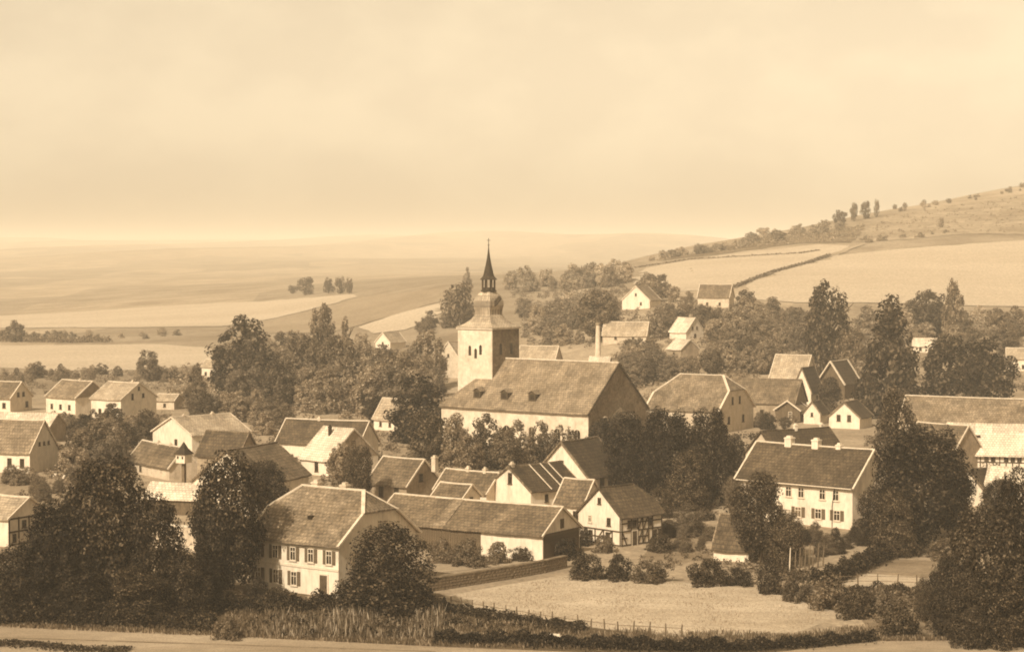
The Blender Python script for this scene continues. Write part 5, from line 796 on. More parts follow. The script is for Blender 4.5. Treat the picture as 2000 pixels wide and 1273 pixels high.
def timber_extra(root, L, W, he, hr, s, ro):
    b = 0.15
    def beam(side, p, q):
        m = MB(); nrm = {'F': (0, -1), 'L': (-1, 0), 'R': (1, 0)}[side]; d = 0.03
        def w(t): return (-L / 2 + t[0] * L, -W / 2 - d, t[1]) if side == 'F' else ((-L / 2 - d if side == 'L' else L / 2 + d), W / 2 - t[0] * W if side == 'L' else -W / 2 + t[0] * W, t[1])
        m.bar(w(p), w(q), 0.10, b, (0, 0, 1) if abs(p[1] - q[1]) < 0.01 else (nrm[1], nrm[0], 0)); m.build('timber_beam', 'timber', root)
    z1 = he * 0.50
    for z in (0.15, z1, he - 0.16): beam('F', (0, z), (1, z))
    for f in (0.012, 0.245, 0.40, 0.52, 0.66, 0.76, 0.988):
        beam('F', (f, 0.15), (f, he - 0.16))
    for z in (he * 0.27, he * 0.76):
        for a, c in ((0.0, 0.14), (0.40, 0.66), (0.76, 1.0)): beam('F', (a, z), (c, z))
    for p, q in (((0.41, 0.2), (0.51, z1)), ((0.65, z1), (0.53, 0.2)), ((0.41, z1), (0.51, he - 0.2)), ((0.65, he - 0.2), (0.53, z1)), ((0.89, z1), (0.97, 0.2)), ((0.13, 0.2), (0.02, z1))): beam('F', p, q)
    for z in (0.15, z1): beam('L', (0, z), (1, z))
    for f in (0.015, 0.2, 0.4, 0.6, 0.8, 0.985): beam('L', (f, 0.15), (f, z1))
    for f in (0.0, 0.4, 0.6): beam('L', (f + 0.01, 0.2), (f + 0.19, z1))
    beam('L', (0.985, z1), (0.985, he - 0.1)); beam('L', (0.2, he * 0.26), (0.8, he * 0.26))
house('timber', 'half_timbered_house', 'half timbered house with white panels and a steep brown roof', 'tile_dark', 'whitewash', 1, 0.45,
      [('L', 0.5, 4.9, 0.5, 0.75, 'dark'), ('L', 0.28, 2.5, 0.6, 0.9, 'cross'), ('L', 0.72, 2.4, 0.6, 0.95, 'dark'), ('L', 0.3, 0.6, 0.6, 1.0, 'dark'), ('L', 0.7, 0.6, 0.7, 1.0, 'dark'),
       ('F', 0.19, 2.2, 0.55, 0.9, 'dark'), ('F', 0.32, 2.2, 0.7, 0.9, 'dark'), ('F', 0.71, 2.2, 0.6, 0.9, 'dark'), ('F', 0.82, 0.6, 0.6, 1.0, 'dark'), ('F', 0.94, 0.6, 0.5, 1.0, 'dark')], [],
      cap='tile_dark', door=('F', 0.32, 0.8, 1.75), verge_w=0.1, extra=timber_extra)
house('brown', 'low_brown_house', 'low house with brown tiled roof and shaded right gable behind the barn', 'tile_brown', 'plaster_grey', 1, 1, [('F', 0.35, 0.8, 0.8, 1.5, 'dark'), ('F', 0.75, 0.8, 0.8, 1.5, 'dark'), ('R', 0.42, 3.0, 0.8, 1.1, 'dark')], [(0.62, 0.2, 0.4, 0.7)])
house('lowback', 'cottage', 'low cottage with two ridge chimneys left of the white slate roofed gable', 'tile_brown', 'whitewash', 1, 1, [('F', 0.3, 0.9, 0.7, 0.9, 'dark'), ('F', 0.7, 0.9, 0.7, 0.9, 'dark')], [(-0.08, 0, 0.5, 0.5), (0.25, 0, 0.5, 0.5)])
house('lowfront', 'outbuilding', 'little outbuilding with pale ridge just above the barn roof', 'tile_brown', 'whitewash', 1, 1, [('R', 0.5, 1.9, 0.7, 0.9, 'dark')], [])
def right_extra(root, L, W, he, hr, s, ro):
    m = MB(); m.box((0, -W / 2 - 0.5, he - 0.42), (L + 0.3, 0.13, 0.12)); m.build('gutter', 'trim_paint', ro)
    m = MB(); m.tube([(L * 0.33, -W / 2 - 0.06, 0), (L * 0.33, -W / 2 - 0.06, he * 0.5), (L * 0.36, -W / 2 - 0.3, he - 0.4)], [0.05] * 3, 6); m.build('downpipe', 'iron', root)
house('right', 'white_two_storey_house', 'long white two storey house with brown roof and three white chimneys', 'tile_dark', 'whitewash', 1, 1,
      [('F', f, 3.6, 0.95, 1.3, 'cross', True) for f in (0.12, 0.28)] + [('F', f, 3.5, 0.95, 1.35, 'cross', False) for f in (0.45, 0.56, 0.745, 0.86)] +
      [('F', f, 0.95, 1.0, 1.35, 'cross', True) for f in (0.14, 0.34, 0.535, 0.71, 0.87)] + [('R', 0.5, 6.6, 0.6, 0.9), ('R', 0.3, 3.5, 0.9, 1.3), ('R', 0.7, 3.5, 0.9, 1.3), ('R', 0.3, 1.0, 0.9, 1.3)],
      [(-0.22, 0, 0.95, 1.0, 'whitewash'), (0.02, 0, 0.9, 0.95, 'whitewash'), (0.22, 0, 0.45, 0.7, 'whitewash')], ov=0.55, og=0.35, ridge_w=0.4, verge_w=0.22, extra=right_extra)
house('shed', 'steep_shed', 'steep roofed shed with low bright white front wall beside the meadow', 'tile_dark', 'whitewash', 1, 1, [('L', 0.4, 0.3, 0.7, 1.1, 'dark')], [], cap='tile_mid', cat='shed')
# --- second row left
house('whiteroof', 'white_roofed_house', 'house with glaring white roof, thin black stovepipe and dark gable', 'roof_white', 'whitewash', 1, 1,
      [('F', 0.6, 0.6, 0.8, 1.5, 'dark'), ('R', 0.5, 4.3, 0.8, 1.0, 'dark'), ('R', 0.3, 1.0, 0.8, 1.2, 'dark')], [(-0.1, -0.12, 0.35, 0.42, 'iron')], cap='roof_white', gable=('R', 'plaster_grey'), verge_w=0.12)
house('behindwhite', 'dark_roofed_house', 'long dark roofed house with small white gable behind the white roof', 'tile_dark', 'whitewash', 1, 1, [('L', 0.5, 3.4, 0.6, 0.8, 'dark')], [(-0.1, 0, 0.4, 0.5)], ridge_w=0.6)
house('paleroof', 'pale_roofed_farmhouse', 'farmhouse with long pale roof and white end wall among left gardens', 'tile_pale', 'whitewash', 1, 1, [('F', f, 0.9, 0.8, 1.2, 'dark') for f in (0.15, 0.4, 0.65, 0.9)] + [('L', 0.6, 1, 0.8, 1.2, 'dark')], [(-0.3, 0, 0.3, 0.4), (0.2, 0, 0.4, 0.5)])
def arch_extra(root, L, W, he, hr, s, ro):
    m = MB(); m.lathe([(0.55, -0.06), (0.55, 0.0)], 12); o = m.build('round_vent', 'glass', root, (-L / 2 - 0.02, 0, he + hr * 0.70)); o.rotation_euler = (0, R(-90), 0)
house('biggable', 'tall_white_gable_house', 'house turning its tall plain white gable to the left over low sheds', 'tile_brown', 'whitewash', 1, 1, [('L', 0.44, 4.9, 0.5, 1.0, 'dark'), ('L', 0.6, 2.2, 0.8, 1.2, 'dark'), ('F', 0.3, 1, 0.9, 1.3, 'dark'), ('F', 0.7, 1, 0.9, 1.3, 'dark')], [], cap='tile_mid', verge_w=0.2, extra=arch_extra)
house('darkroof', 'steep_dark_house', 'steep dark roof wedged behind the tall white gable house', 'tile_dark', 'plaster_grey', 1, 1, [('F', 0.3, 1.2, 0.8, 1.2, 'dark'), ('F', 0.7, 1.2, 0.8, 1.2, 'dark')], [], cap='tile_mid')
house('smallleft', 'low_cottage', 'low cottage with long brown roof left of the dovecote', 'tile_brown', 'plaster_cream', 1, 1, [('F', 0.3, 0.5, 0.7, 0.9, 'dark')], [(-0.1, 0, 0.35, 0.4), (0.2, 0, 0.3, 0.4)], cat='cottage')
house('lowshed', 'white_roofed_shed', 'low shed with bright white roof against the tall white gable', 'roof_white', 'boards', 1, 1, [], [], cap='roof_white', cat='shed')
# --- top left houses
house('lefta', 'gabled_house', 'leftmost of the three pale houses by the field, two gable windows', 'tile_brown', 'whitewash', 1, 1, [('R', 0.36, 3.3, 0.8, 1.0, 'dark'), ('R', 0.6, 3.3, 0.8, 1.0, 'dark'), ('R', 0.75, 0.8, 0.9, 1.3, 'dark'), ('F', 0.8, 0.9, 0.9, 1.2, 'dark')], [], verge_w=0.25)
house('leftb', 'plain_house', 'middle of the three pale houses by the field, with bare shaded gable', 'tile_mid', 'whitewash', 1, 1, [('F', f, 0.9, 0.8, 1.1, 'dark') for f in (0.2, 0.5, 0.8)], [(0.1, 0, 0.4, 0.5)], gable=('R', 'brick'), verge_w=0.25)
house('leftc', 'broad_house', 'rightmost of the three pale houses by the field, with broad white gable', 'tile_pale', 'whitewash', 1, 1, [('R', 0.32, 4.3, 0.6, 1.3, 'dark'), ('R', 0.5, 6.2, 0.5, 0.8, 'dark'), ('R', 0.62, 4.6, 0.6, 0.9, 'dark'), ('F', 0.3, 1.2, 0.8, 1.2, 'dark')], [(0.3, 0, 0.4, 0.5)], verge_w=0.12)
house('leftd', 'steep_gabled_house', 'steep gabled house at the left edge with three little gable windows', 'tile_mid', 'whitewash', 1, 1, [('R', f, 4.3, 0.45, 0.6, 'dark') for f in (0.34, 0.5, 0.66)] + [('F', f, 1, 0.8, 1.4, 'dark') for f in (0.3, 0.6, 0.85)], [], verge_w=0.12)
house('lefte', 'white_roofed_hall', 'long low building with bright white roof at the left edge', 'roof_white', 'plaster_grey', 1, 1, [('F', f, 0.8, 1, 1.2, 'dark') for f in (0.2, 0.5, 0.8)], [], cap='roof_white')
def timber2(root, L, W, he, hr, s, ro):
    for f in (0.02, 0.25, 0.5, 0.75, 0.98):
        m = MB(); m.box((L / 2 + 0.03, -W / 2 + f * W, he / 2), (0.08, 0.2, he)); m.build('timber_beam', 'timber', root)
    for z in (0.2, he * 0.5, he - 0.15):
        m = MB(); m.box((L / 2 + 0.032, 0, z), (0.08, W, 0.2)); m.build('timber_beam', 'timber', root)
house('timberleft', 'timbered_cottage', 'timbered white cottage half hidden by bushes at the lower left edge', 'tile_pale', 'whitewash', 1, 1, [('R', 0.38, 2.1, 0.7, 0.9, 'dark'), ('R', 0.62, 0.5, 0.7, 0.9, 'dark'), ('R', 0.87, 0.5, 0.6, 1.0, 'dark'), ('R', 0.14, 0.5, 0.6, 1.0, 'dark')], [], extra=timber2, cat='cottage')
house('bychurch', 'little_pale_house', 'little pale house peeping out beside the dark tree left of the church', 'tile_pale', 'whitewash', 1, 1, [('F', 0.3, 0.8, 0.6, 0.9, 'dark'), ('F', 0.7, 0.8, 0.6, 0.9, 'dark')], [])
# --- right of the church
house('halfhip', 'half_hipped_house', 'big half hipped house with pale outlined roof right of the church', 'tile_mid', 'plaster_cream', 0.45, 0.55, [('R', 0.40, 5.4, 0.7, 1.5, 'dark'), ('R', 0.60, 5.4, 0.7, 1.5, 'dark'), ('R', 0.3, 1.6, 0.9, 1.5, 'dark'), ('R', 0.7, 1.6, 0.9, 1.5, 'dark')], [], ridge_w=0.55, verge_w=0.4)
house('longdark', 'long_dark_house', 'long dark roofed house behind the big half hipped one', 'tile_brown', 'plaster_grey', 1, 1, [('F', f, 1.2, 0.8, 1.2, 'dark') for f in (0.2, 0.5, 0.8)], [], cap='tile_mid')
house('tallgable', 'narrow_white_house', 'narrow white house with steep pointed gable and tiny windows', 'slate', 'whitewash', 1, 1, [('L', 0.5, 5.0, 0.5, 0.8, 'dark'), ('L', 0.4, 2.5, 0.5, 0.8, 'dark'), ('F', 0.5, 1.8, 0.8, 1.2, 'dark')], [], cap='tile_mid')
house('whiteverge', 'white_bargeboard_house', 'house with broad white bargeboards behind the narrow pointed gable', 'slate', 'boards', 1, 1, [('L', 0.5, 4.5, 0.7, 0.9, 'dark')], [], cap='trim_paint', verge_w=0.7, og=0.6)
house('porcha', 'open_shed', 'open gabled shed farther back beside the half hipped house', 'tile_mid', 'boards', 1, 1, [], [], cap='trim_paint', verge_w=0.3, og=0.4, cat='shed')
house('porchb', 'gabled_porch', 'nearer dark fronted shed with white verge boards below the pointed gable', 'tile_mid', 'boards', 1, 1, [('L', 0.6, 0.6, 0.8, 1.6, 'cross')], [], cap='trim_paint', verge_w=0.3, og=0.4, cat='shed')
house('porchc', 'small_white_gable', 'small white gabled annex below the narrow pointed house', 'slate', 'whitewash', 1, 1, [('L', 0.5, 1.6, 0.5, 0.8, 'dark')], [], cap='tile_mid')
house('twinwindow', 'twin_window_house', 'small white gable with two dark windows above the dark roofs', 'slate', 'whitewash', 1, 1, [('L', 0.32, 1.5, 0.8, 1.3, 'dark'), ('L', 0.66, 1.5, 0.8, 1.3, 'dark')], [], cap='tile_mid')
house('darkbehind', 'dark_roofed_neighbour', 'dark roofed house with pale pointed gable just behind the three chimneys', 'slate', 'plaster_cream', 1, 1, [('L', 0.5, 5.3, 0.6, 0.8, 'dark')], [(0.0, 0.0, 0.8, 0.5, 'whitewash'), (0.45, 0.1, 0.6, 0.5, 'whitewash')], cap='tile_dark')
house('longright', 'long_roofed_building', 'very long building with pale ridge stretching to the right edge', 'tile_mid', 'plaster_cream', 1, 1, [('F', 0.1 + 0.09 * i, 1.2, 0.9, 1.5, 'dark') for i in range(10)], [], ridge_w=0.5)
def hall_extra(root, L, W, he, hr, s, ro):
    for i in range(15):
        m = MB(); m.box((-L / 2 + 0.1 + (L - 0.2) * i / 14, -W / 2 - 0.04, he / 2), (0.18, 0.08, he)); m.build('timber_beam', 'timber', root)
    m = MB(); m.box((0, -W / 2 - 0.042, he * 0.35), (L, 0.08, 0.16)); m.build('timber_beam', 'timber', root)
    m = MB(); m.box((-L * 0.17, -W * 0.24, he + hr * 0.56), (0.8, 0.6, 0.35)); m.build('roof_hatch', 'iron', ro)
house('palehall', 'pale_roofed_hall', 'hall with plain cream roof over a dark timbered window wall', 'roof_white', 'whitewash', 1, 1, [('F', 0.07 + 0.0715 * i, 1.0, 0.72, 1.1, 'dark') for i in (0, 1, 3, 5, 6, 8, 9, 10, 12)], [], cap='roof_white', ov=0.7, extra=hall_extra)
house('whitegable', 'little_white_gable_house', 'little white gabled house at the right edge of the big dark tree', 'slate', 'whitewash', 1, 1, [('L', 0.5, 2.6, 0.5, 0.7, 'dark')], [], cap='tile_mid', verge_w=0.12)
house('whitelow', 'low_white_house', 'low white roofed house at the right edge below the hall', 'roof_white', 'whitewash', 1, 1, [('F', 0.4, 0.9, 0.7, 1.0, 'dark')], [], cap='roof_white')
house('darklow', 'low_dark_house', 'low dark roofed house between the dark tree and the pale hall', 'tile_brown', 'plaster_grey', 1, 1, [('F', 0.3, 1, 0.8, 1.1, 'dark'), ('F', 0.7, 1, 0.8, 1.1, 'dark')], [])
# --- upper houses on the slope
D2 = [('F', 0.3, 0.7, 0.7, 1.0, 'dark'), ('F', 0.7, 0.7, 0.7, 1.0, 'dark')]
house('hilla', 'hillside_gable_house', 'white gabled house highest on the slope right of the spire', 'tile_mid', 'whitewash', 1, 1, [('L', 0.5, 4.0, 0.6, 0.9, 'dark'), ('L', 0.68, 1.0, 0.7, 1.0, 'dark')], [])
house('hillb', 'hillside_farmhouse', 'brown roofed farmhouse at the foot of the pale hillside field', 'tile_brown', 'plaster_cream', 1, 1, D2, [(0.1, 0, 0.5, 0.5)])
house('hillc', 'long_pale_cottage', 'long pale roofed cottage right of the brick chimney', 'tile_pale', 'plaster_cream', 1, 1, D2, [])
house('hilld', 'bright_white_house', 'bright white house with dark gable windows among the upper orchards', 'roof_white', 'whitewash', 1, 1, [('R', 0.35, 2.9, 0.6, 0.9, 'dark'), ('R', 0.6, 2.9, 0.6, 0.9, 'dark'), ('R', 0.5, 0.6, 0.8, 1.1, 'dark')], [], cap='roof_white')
house('hille', 'tilted_white_roof_shed', 'shed with slanting white roof below the bright white upper house', 'roof_white', 'plaster_grey', 1, 1, [('F', 0.5, 0.8, 0.7, 0.9, 'dark')], [], cap='roof_white', cat='shed')
house('hillf', 'pale_roof_house', 'house with plain pale roof just right of the church tower', 'tile_pale', 'plaster_cream', 1, 1, D2, [])
house('millbase', 'boiler_house', 'little white boiler house at the foot of the brick chimney', 'roof_white', 'whitewash', 1, 1, [('F', 0.7, 1, 0.6, 0.9, 'dark')], [], cap='roof_white')
house('hillg', 'mansion', 'steep pale roofed house behind the narrow pointed gable', 'tile_pale', 'whitewash', 1, 1, [('R', 0.36, 4.9, 0.7, 1.1, 'dark'), ('R', 0.6, 4.9, 0.7, 1.1, 'dark')] + D2, [])
house('hillh', 'far_white_house', 'small white house on the field edge left of the tower', 'tile_pale', 'whitewash', 1, 1, [('L', 0.5, 2, 0.7, 1, 'dark')], [])
house('hilli', 'tall_pale_house', 'tall pale house touching the left edge of the church tower', 'tile_pale', 'plaster_cream', 1, 1, [('L', 0.5, 5.6, 0.6, 0.9, 'dark'), ('L', 0.4, 2.4, 0.7, 1.1, 'dark')], [])
house('hillj', 'edge_house', 'pale house cut by the right edge above the long roof', 'tile_pale', 'whitewash', 1, 1, D2, [])
house('hillk', 'low_pale_house', 'low pale roofed house behind the two round trees at the right', 'roof_white', 'whitewash', 1, 1, D2, [])
house('hilll', 'distant_pale_cottage', 'small pale cottage below the broad spreading tree', 'tile_pale', 'whitewash', 1, 1, D2, [])
house('hillm', 'garden_shed', 'small pale shed beside the broad white gable of the left houses', 'tile_pale', 'plaster_cream', 1, 1, [('F', 0.5, 0.6, 0.6, 0.8, 'dark')], [], cat='shed')

# ------------------------------------------------------------------ church
g = GEO['church']; L, W, he, hr = g[4:8]
church = empty('church', (g[0], g[1], 0), R(g[3])); tag(church, 'village church with pale square tower, bell shaped dome and small spire', 'church')
m = MB()
m.poly([(-L / 2, -W / 2, -.4), (L / 2, -W / 2, -.4), (L / 2, -W / 2, he - .02), (-L / 2, -W / 2, he - .02)])
m.poly([(L / 2, W / 2, -.4), (-L / 2, W / 2, -.4), (-L / 2, W / 2, he - .02), (L / 2, W / 2, he - .02)])
m.poly([(-L / 2, W / 2, -.4), (-L / 2, -W / 2, -.4), (-L / 2, -W / 2, he - .02), (-L / 2, W / 2, he - .02)])
m.build('nave_wall', 'church_plaster', church)
m = MB(); m.poly([(L / 2, -W / 2, -.4), (L / 2, W / 2, -.4), (L / 2, W / 2, he), (L / 2, 0, he + hr - .05), (L / 2, -W / 2, he)]); m.build('gable_wall', 'stone_and_shade', church)  # dark colour here paints the shade of the gable side
me, rg, hips, verges, zf = roof_mesh('nave_roof', 'church_slate', L, W, he, hr, 0.0, 1.0, 0.5, 0.25, 0.2, 1.0, 0.05)
nroof = link('nave_roof', me, church)
m = MB(); m.bar((rg[0][0], 0, rg[0][2] + .2), (rg[1][0], 0, rg[1][2] + .2), .4, .2); m.build('ridge_cap', 'mortar', nroof)
for p, q in verges:
    m = MB(); m.bar((p[0] + .03, p[1], p[2] + .08), (q[0] + .03, q[1], q[2] + .08), .2, .3); m.build('bargeboard', 'tile_dark', nroof)
m = MB(); m.box((0, -W / 2 - .12, he - .35), (L + .2, .24, .3)); m.build('cornice', 'church_plaster', church)
for fx in (0.155, 0.345, 0.535):   # three dormers low on the front slope
    x = -L / 2 + fx * L + 2.2; y = -W / 2 * 0.80; zb = zf(y)
    d = MB(); d.poly([(x - .8, y - .5, zb - .3), (x + .8, y - .5, zb - .3), (x + .8, y - .5, zb + 1.0), (x, y - .5, zb + 1.5), (x - .8, y - .5, zb + 1.0)])
    for sx in (-.8, .8): d.poly([(x + sx, y - .5, zb - .3), (x + sx, y + 1.8, zb + 1.0), (x + sx, y - .5, zb + 1.0)])
    do = d.build('dormer', 'timber', nroof)
    d = MB()
    for sx in (-1, 1): d.poly([(x, y - .7, zb + 1.62), (x + sx * 1.0, y - .7, zb + .98), (x + sx * 1.0, y + 2.0, zb + .98), (x, y + 2.4, zb + 1.62)])
    d.build('dormer_roof', 'church_slate', do)
    d = MB(); d.box((x, y - .53, zb + .45), (.9, .06, .8)); d.build('louvre', 'iron', do)
def arched(w, h, n=8):
    pts = [(-w / 2, 0), (w / 2, 0)] + [(w / 2 * math.cos(math.pi * i / n), h - w / 2 + w / 2 * math.sin(math.pi * i / n)) for i in range(n + 1)]
    return pts
pm = MB(); pp = arched(1.5, 4.2); pm.poly([(a, -.015, b) for a, b in pp]); pane_me = pm.mesh('pane', 'glass')
fm = MB()
for (a, b), (c, d) in zip(arched(1.7, 4.4), arched(1.7, 4.4)[1:] + arched(1.7, 4.4)[:1]): fm.bar((a, -.06, b - .1), (c, -.06, d - .1), .12, .16, (0, -1, 0))
fm.bar((0, -.05, 0), (0, -.05, 4.1), .06, .06, (0, -1, 0)); fm.bar((-.7, -.045, 2), (.7, -.045, 2), .06, .06, (0, -1, 0))
frame_me = fm.mesh('arched_window', 'trim_paint')
for f in (0.12, 0.29, 0.46, 0.63, 0.80, 0.93):
    o = link('arched_window', frame_me, church, (-L / 2 + f * L, -W / 2, 0.8)); link('pane', pane_me, o); o.scale = (.9, 1, .85)
for yy in (-4, 4):
    o = link('arched_window', frame_me, church, (L / 2, yy, 2.2), math.pi / 2); link('pane', pane_me, o)
# low apse against the east gable
m = MB(); m.lathe([(3.2, -.4), (3.2, 5.2)], 10, c=(L / 2 + .6, 0)); ap = m.build('apse_wall', 'stone_and_shade', church)
m = MB(); m.lathe([(3.5, 5.1), (3.4, 5.3), (0.1, 8.0)], 10, c=(L / 2 + .6, 0)); m.build('apse_roof', 'tile_dark', church)
# tower
TS = TOWER[0]; tx = TOWER[1]; te = TOWER[2]
m = MB(); m.box((tx, 0, te / 2), (TS, TS, te)); m.build('tower_wall', 'church_plaster', church)
m = MB(); m.box((tx, 0, te - .15), (TS + .5, TS + .5, .3)); m.build('tower_cornice', 'church_plaster', church)
# right hand (east) face of the tower is darkened: its shade is put into the colour
m = MB(); m.box((tx + TS / 2 + .03, 0, te / 2), (.06, TS - .3, te - .7)); m.build('shaded_face', 'stone_and_shade', church)
def bell(prof, n, rot, name, mat, par):
    b = MB(); b.lathe(prof, n, rot, (tx, 0)); o = b.build(name, mat, par); return o
q = TS / 2 * math.sqrt(2)
bell([(q * 1.08, te), (q * 1.06, te + .12), (q * .78, te + .7), (q * .55, te + 1.6), (q * .44, te + 2.4), (q * .445, te + 3.1), (q * .495, te + 4.1), (q * .485, te + 4.9), (q * .40, te + 5.9), (q * .23, te + 6.75)], 4, math.pi / 4, 'dome', 'dome_slate', church)
lz = te + 6.7
bell([(1.5, lz), (1.5, lz + .25)], 8, 0, 'lantern_floor', 'spire_slate', church)
for k in range(8):
    t = 2 * math.pi * (k + .5) / 8; m = MB(); m.box((tx + 1.22 * math.cos(t), 1.22 * math.sin(t), lz + 1.25), (.2, .2, 2.1), t); m.build('lantern_post', 'timber', church)
bell([(1.25, lz + .25), (1.25, lz + .75)], 8, 0, 'lantern_parapet', 'spire_slate', church)
bell([(1.7, lz + 2.2), (1.55, lz + 2.35), (1.05, lz + 2.9), (.85, lz + 3.7), (.58, lz + 4.9), (.33, lz + 6.2), (.16, lz + 7.5), (.07, lz + 8.5)], 8, 0, 'spire', 'spire_slate', church)
m = MB(); m.bar((tx, 0, lz + 8.4), (tx, 0, lz + 10.0), .09, .09); m.bar((tx - .4, 0, lz + 9.6), (tx + .4, 0, lz + 9.6), .08, .08); m.lathe([(.05, lz + 8.55), (.2, lz + 8.7), (.05, lz + 8.85)], 8, c=(tx, 0)); m.build('cross', 'iron', church)
m = MB(); m.bar((tx + q * .30, -0.6, te + 4.2), (tx + q * .30 + 1.5, -.6, te + 5.6), .3, .8); m.build('dome_hatch', 'spire_slate', church)
# sound openings on the lit tower face
for i, x in enumerate((-1.5, 0.25, 1.7)):
    m = MB(); m.poly([(a * .42, -.02, b * .42) for a, b in arched(1.5, 4.4)]); o = m.build('sound_opening', 'glass', church, (tx + x * .8, -TS / 2 - .012, te - 5.2 + (0, -.5, .2)[i]))
    m = MB(); 
    for k in range(4): m.box((tx + x * .8, -TS / 2 - .05, te - 5.0 + .38 * k + (0, -.5, .2)[i]), (.5, .06, .08))
    m.build('louvre', 'timber', church)
for yy in (-1.6, 1.6):
    m = MB(); m.poly([(.0, a * .5, b * .5) for a, b in arched(1.5, 4.2)]); m.build('sound_opening', 'glass', church, (tx + TS / 2 + .075, yy, te - 5.0))
# ------------------------------------------------------------------ mill chimney, dovecote
x, y = MILL[:2]; z = zground(x, y); h = MILL[2]
ch = empty('brick_chimney', (x, y, z)); tag(ch, 'tall slender brick factory chimney behind the church roof', 'chimney')
m = MB(); m.lathe([(1.0, -1), (1.0, 1.5), (.85, 1.6), (.55, h - .6), (.55, h)], 14); m.build('shaft', 'brick_pale', ch)
m = MB(); m.lathe([(.56, h - .7), (.72, h - .55), (.72, h - .1), (.6, h + .05)], 14); m.build('crown_ring', 'brick', ch)
x, y = DOVE[:2]
dv = empty('dovecote', (x, y, 0), R(-30)); tag(dv, 'small white dovecote with dark pointed cap beside the tall white gable', 'dovecote')
m = MB(); m.box((0, 0, 2.0), (.5, .5, 4.2)); m.build('post', 'post_wood', dv)
m = MB(); m.box((0, 0, 4.75), (1.7, 1.7, 1.4)); bx_ = m.build('box', 'whitewash', dv)
m = MB(); m.lathe([(1.5, 5.35), (1.45, 5.5), (.7, 6.2), (.05, 7.2)], 4, math.pi / 4); m.build('cap', 'spire_slate', dv)
for k in (-.45, .45):
    m = MB(); m.box((k, -.86, 4.9), (.3, .04, .4)); m.build('hole', 'glass', bx_)

# ------------------------------------------------------------------ walls and fences
def wall_thing(name, label, pts, hgt, thick, mat, cope):
    w = empty(name, (pts[0][0], pts[0][1], 0)); tag(w, label, 'wall')
    m = MB(); c = MB()
    for p, q in zip(pts[:-1], pts[1:]):
        d = math.hypot(q[0] - p[0], q[1] - p[1]); a = math.atan2(q[1] - p[1], q[0] - p[0]); cx, cy = (p[0] + q[0]) / 2 - pts[0][0], (p[1] + q[1]) / 2 - pts[0][1]
        m.box((cx, cy, hgt / 2 - .2), (d + .02, thick, hgt + .4), a); c.box((cx, cy, hgt + .08), (d + .1, thick + .2, .16), a)
    m.build('masonry', mat, w); c.build('coping', cope, w)
    return w
sw = wall_thing('field_wall', 'dark rubble stone wall along the back of the meadow', WALL, 1.25, .5, 'stone_and_shade', 'stone_and_shade')
rs = random.Random(3); st = []
for k in range(6):
    mm = MB(); a, b, c = rs.uniform(.16, .28), .05, rs.uniform(.09, .15)
    for sx, sz in ((-1, -1), (1, -1), (1, 1), (-1, 1)): mm.v.append((sx * a * rs.uniform(.8, 1), .04, sz * c * rs.uniform(.8, 1)))
    for sx, sz in ((-1, -1), (1, -1), (1, 1), (-1, 1)): mm.v.append((sx * a * .75, -.07, sz * c * .75))
    mm.f = [(4, 5, 6, 7), (0, 1, 5, 4), (1, 2, 6, 5), (2, 3, 7, 6), (3, 0, 4, 7)]
    st.append(mm.mesh('stone', 'stone_and_shade'))
cnt = 0
for p, q in zip(WALL[:-1], WALL[1:]):
    d = math.hypot(q[0] - p[0], q[1] - p[1]); a = math.atan2(q[1] - p[1], q[0] - p[0])
    for r_ in range(4):
        t = .2 + .25 * (r_ % 2)
        while t < d - .2 and cnt < 300:
            px, py = p[0] + (q[0] - p[0]) * t / d, p[1] + (q[1] - p[1]) * t / d
            link('stone', st[rs.randrange(6)], sw, (px - WALL[0][0] + math.sin(a) * .26, py - WALL[0][1] - math.cos(a) * .26, .15 + .31 * r_), a); t += rs.uniform(.45, .62); cnt += 1
wall_thing('white_garden_wall', 'high white garden wall below the white roofed shed', GWALL, 2.9, .5, 'plaster_cream', 'whitewash')
def fence(name, label, pts, n, hgt, rails, mat='post_wood'):
    f = empty(name, (pts[0][0], pts[0][1], 0)); tag(f, label, 'fence')
    seg = [math.hypot(b[0] - a[0], b[1] - a[1]) for a, b in zip(pts[:-1], pts[1:])]; tot = sum(seg); prev = None; rr = random.Random(len(label))
    pm_ = MB(); pm_.tube([(0, 0, -.2), (.02, 0, hgt * .6), (0, .02, hgt)], [.08, .07, .06], 6); pmesh = pm_.mesh('post', mat)
    for i in range(n):
        t = tot * i / (n - 1); k = 0
        while k < len(seg) - 1 and t > seg[k]: t -= seg[k]; k += 1
        a, b = pts[k], pts[k + 1]; u = min(1, t / seg[k]); x, y = a[0] + (b[0] - a[0]) * u, a[1] + (b[1] - a[1]) * u
        o = link('post', pmesh, f, (x - pts[0][0], y - pts[0][1], zground(x, y))); o.rotation_euler = (rr.uniform(-.07, .07), rr.uniform(-.07, .07), rr.uniform(0, 6)); o.scale = (1, 1, rr.uniform(.85, 1.1))
        if prev:
            for z in rails:
                m = MB(); m.bar((prev[0], prev[1], z + zground(prev[0] + pts[0][0], prev[1] + pts[0][1])), (x - pts[0][0], y - pts[0][1], z + zground(x, y)), .03, .05); m.build('rail', mat, f)
        prev = (x - pts[0][0], y - pts[0][1])
fence('meadow_fence', 'row of thin fence posts along the near edge of the meadow', FENCE1, 19, 1.15, (.75,))
fence('garden_fence', 'rail fence across the pale garden plot right of the meadow', FENCE2, 6, 1.5, (.6, 1.15))
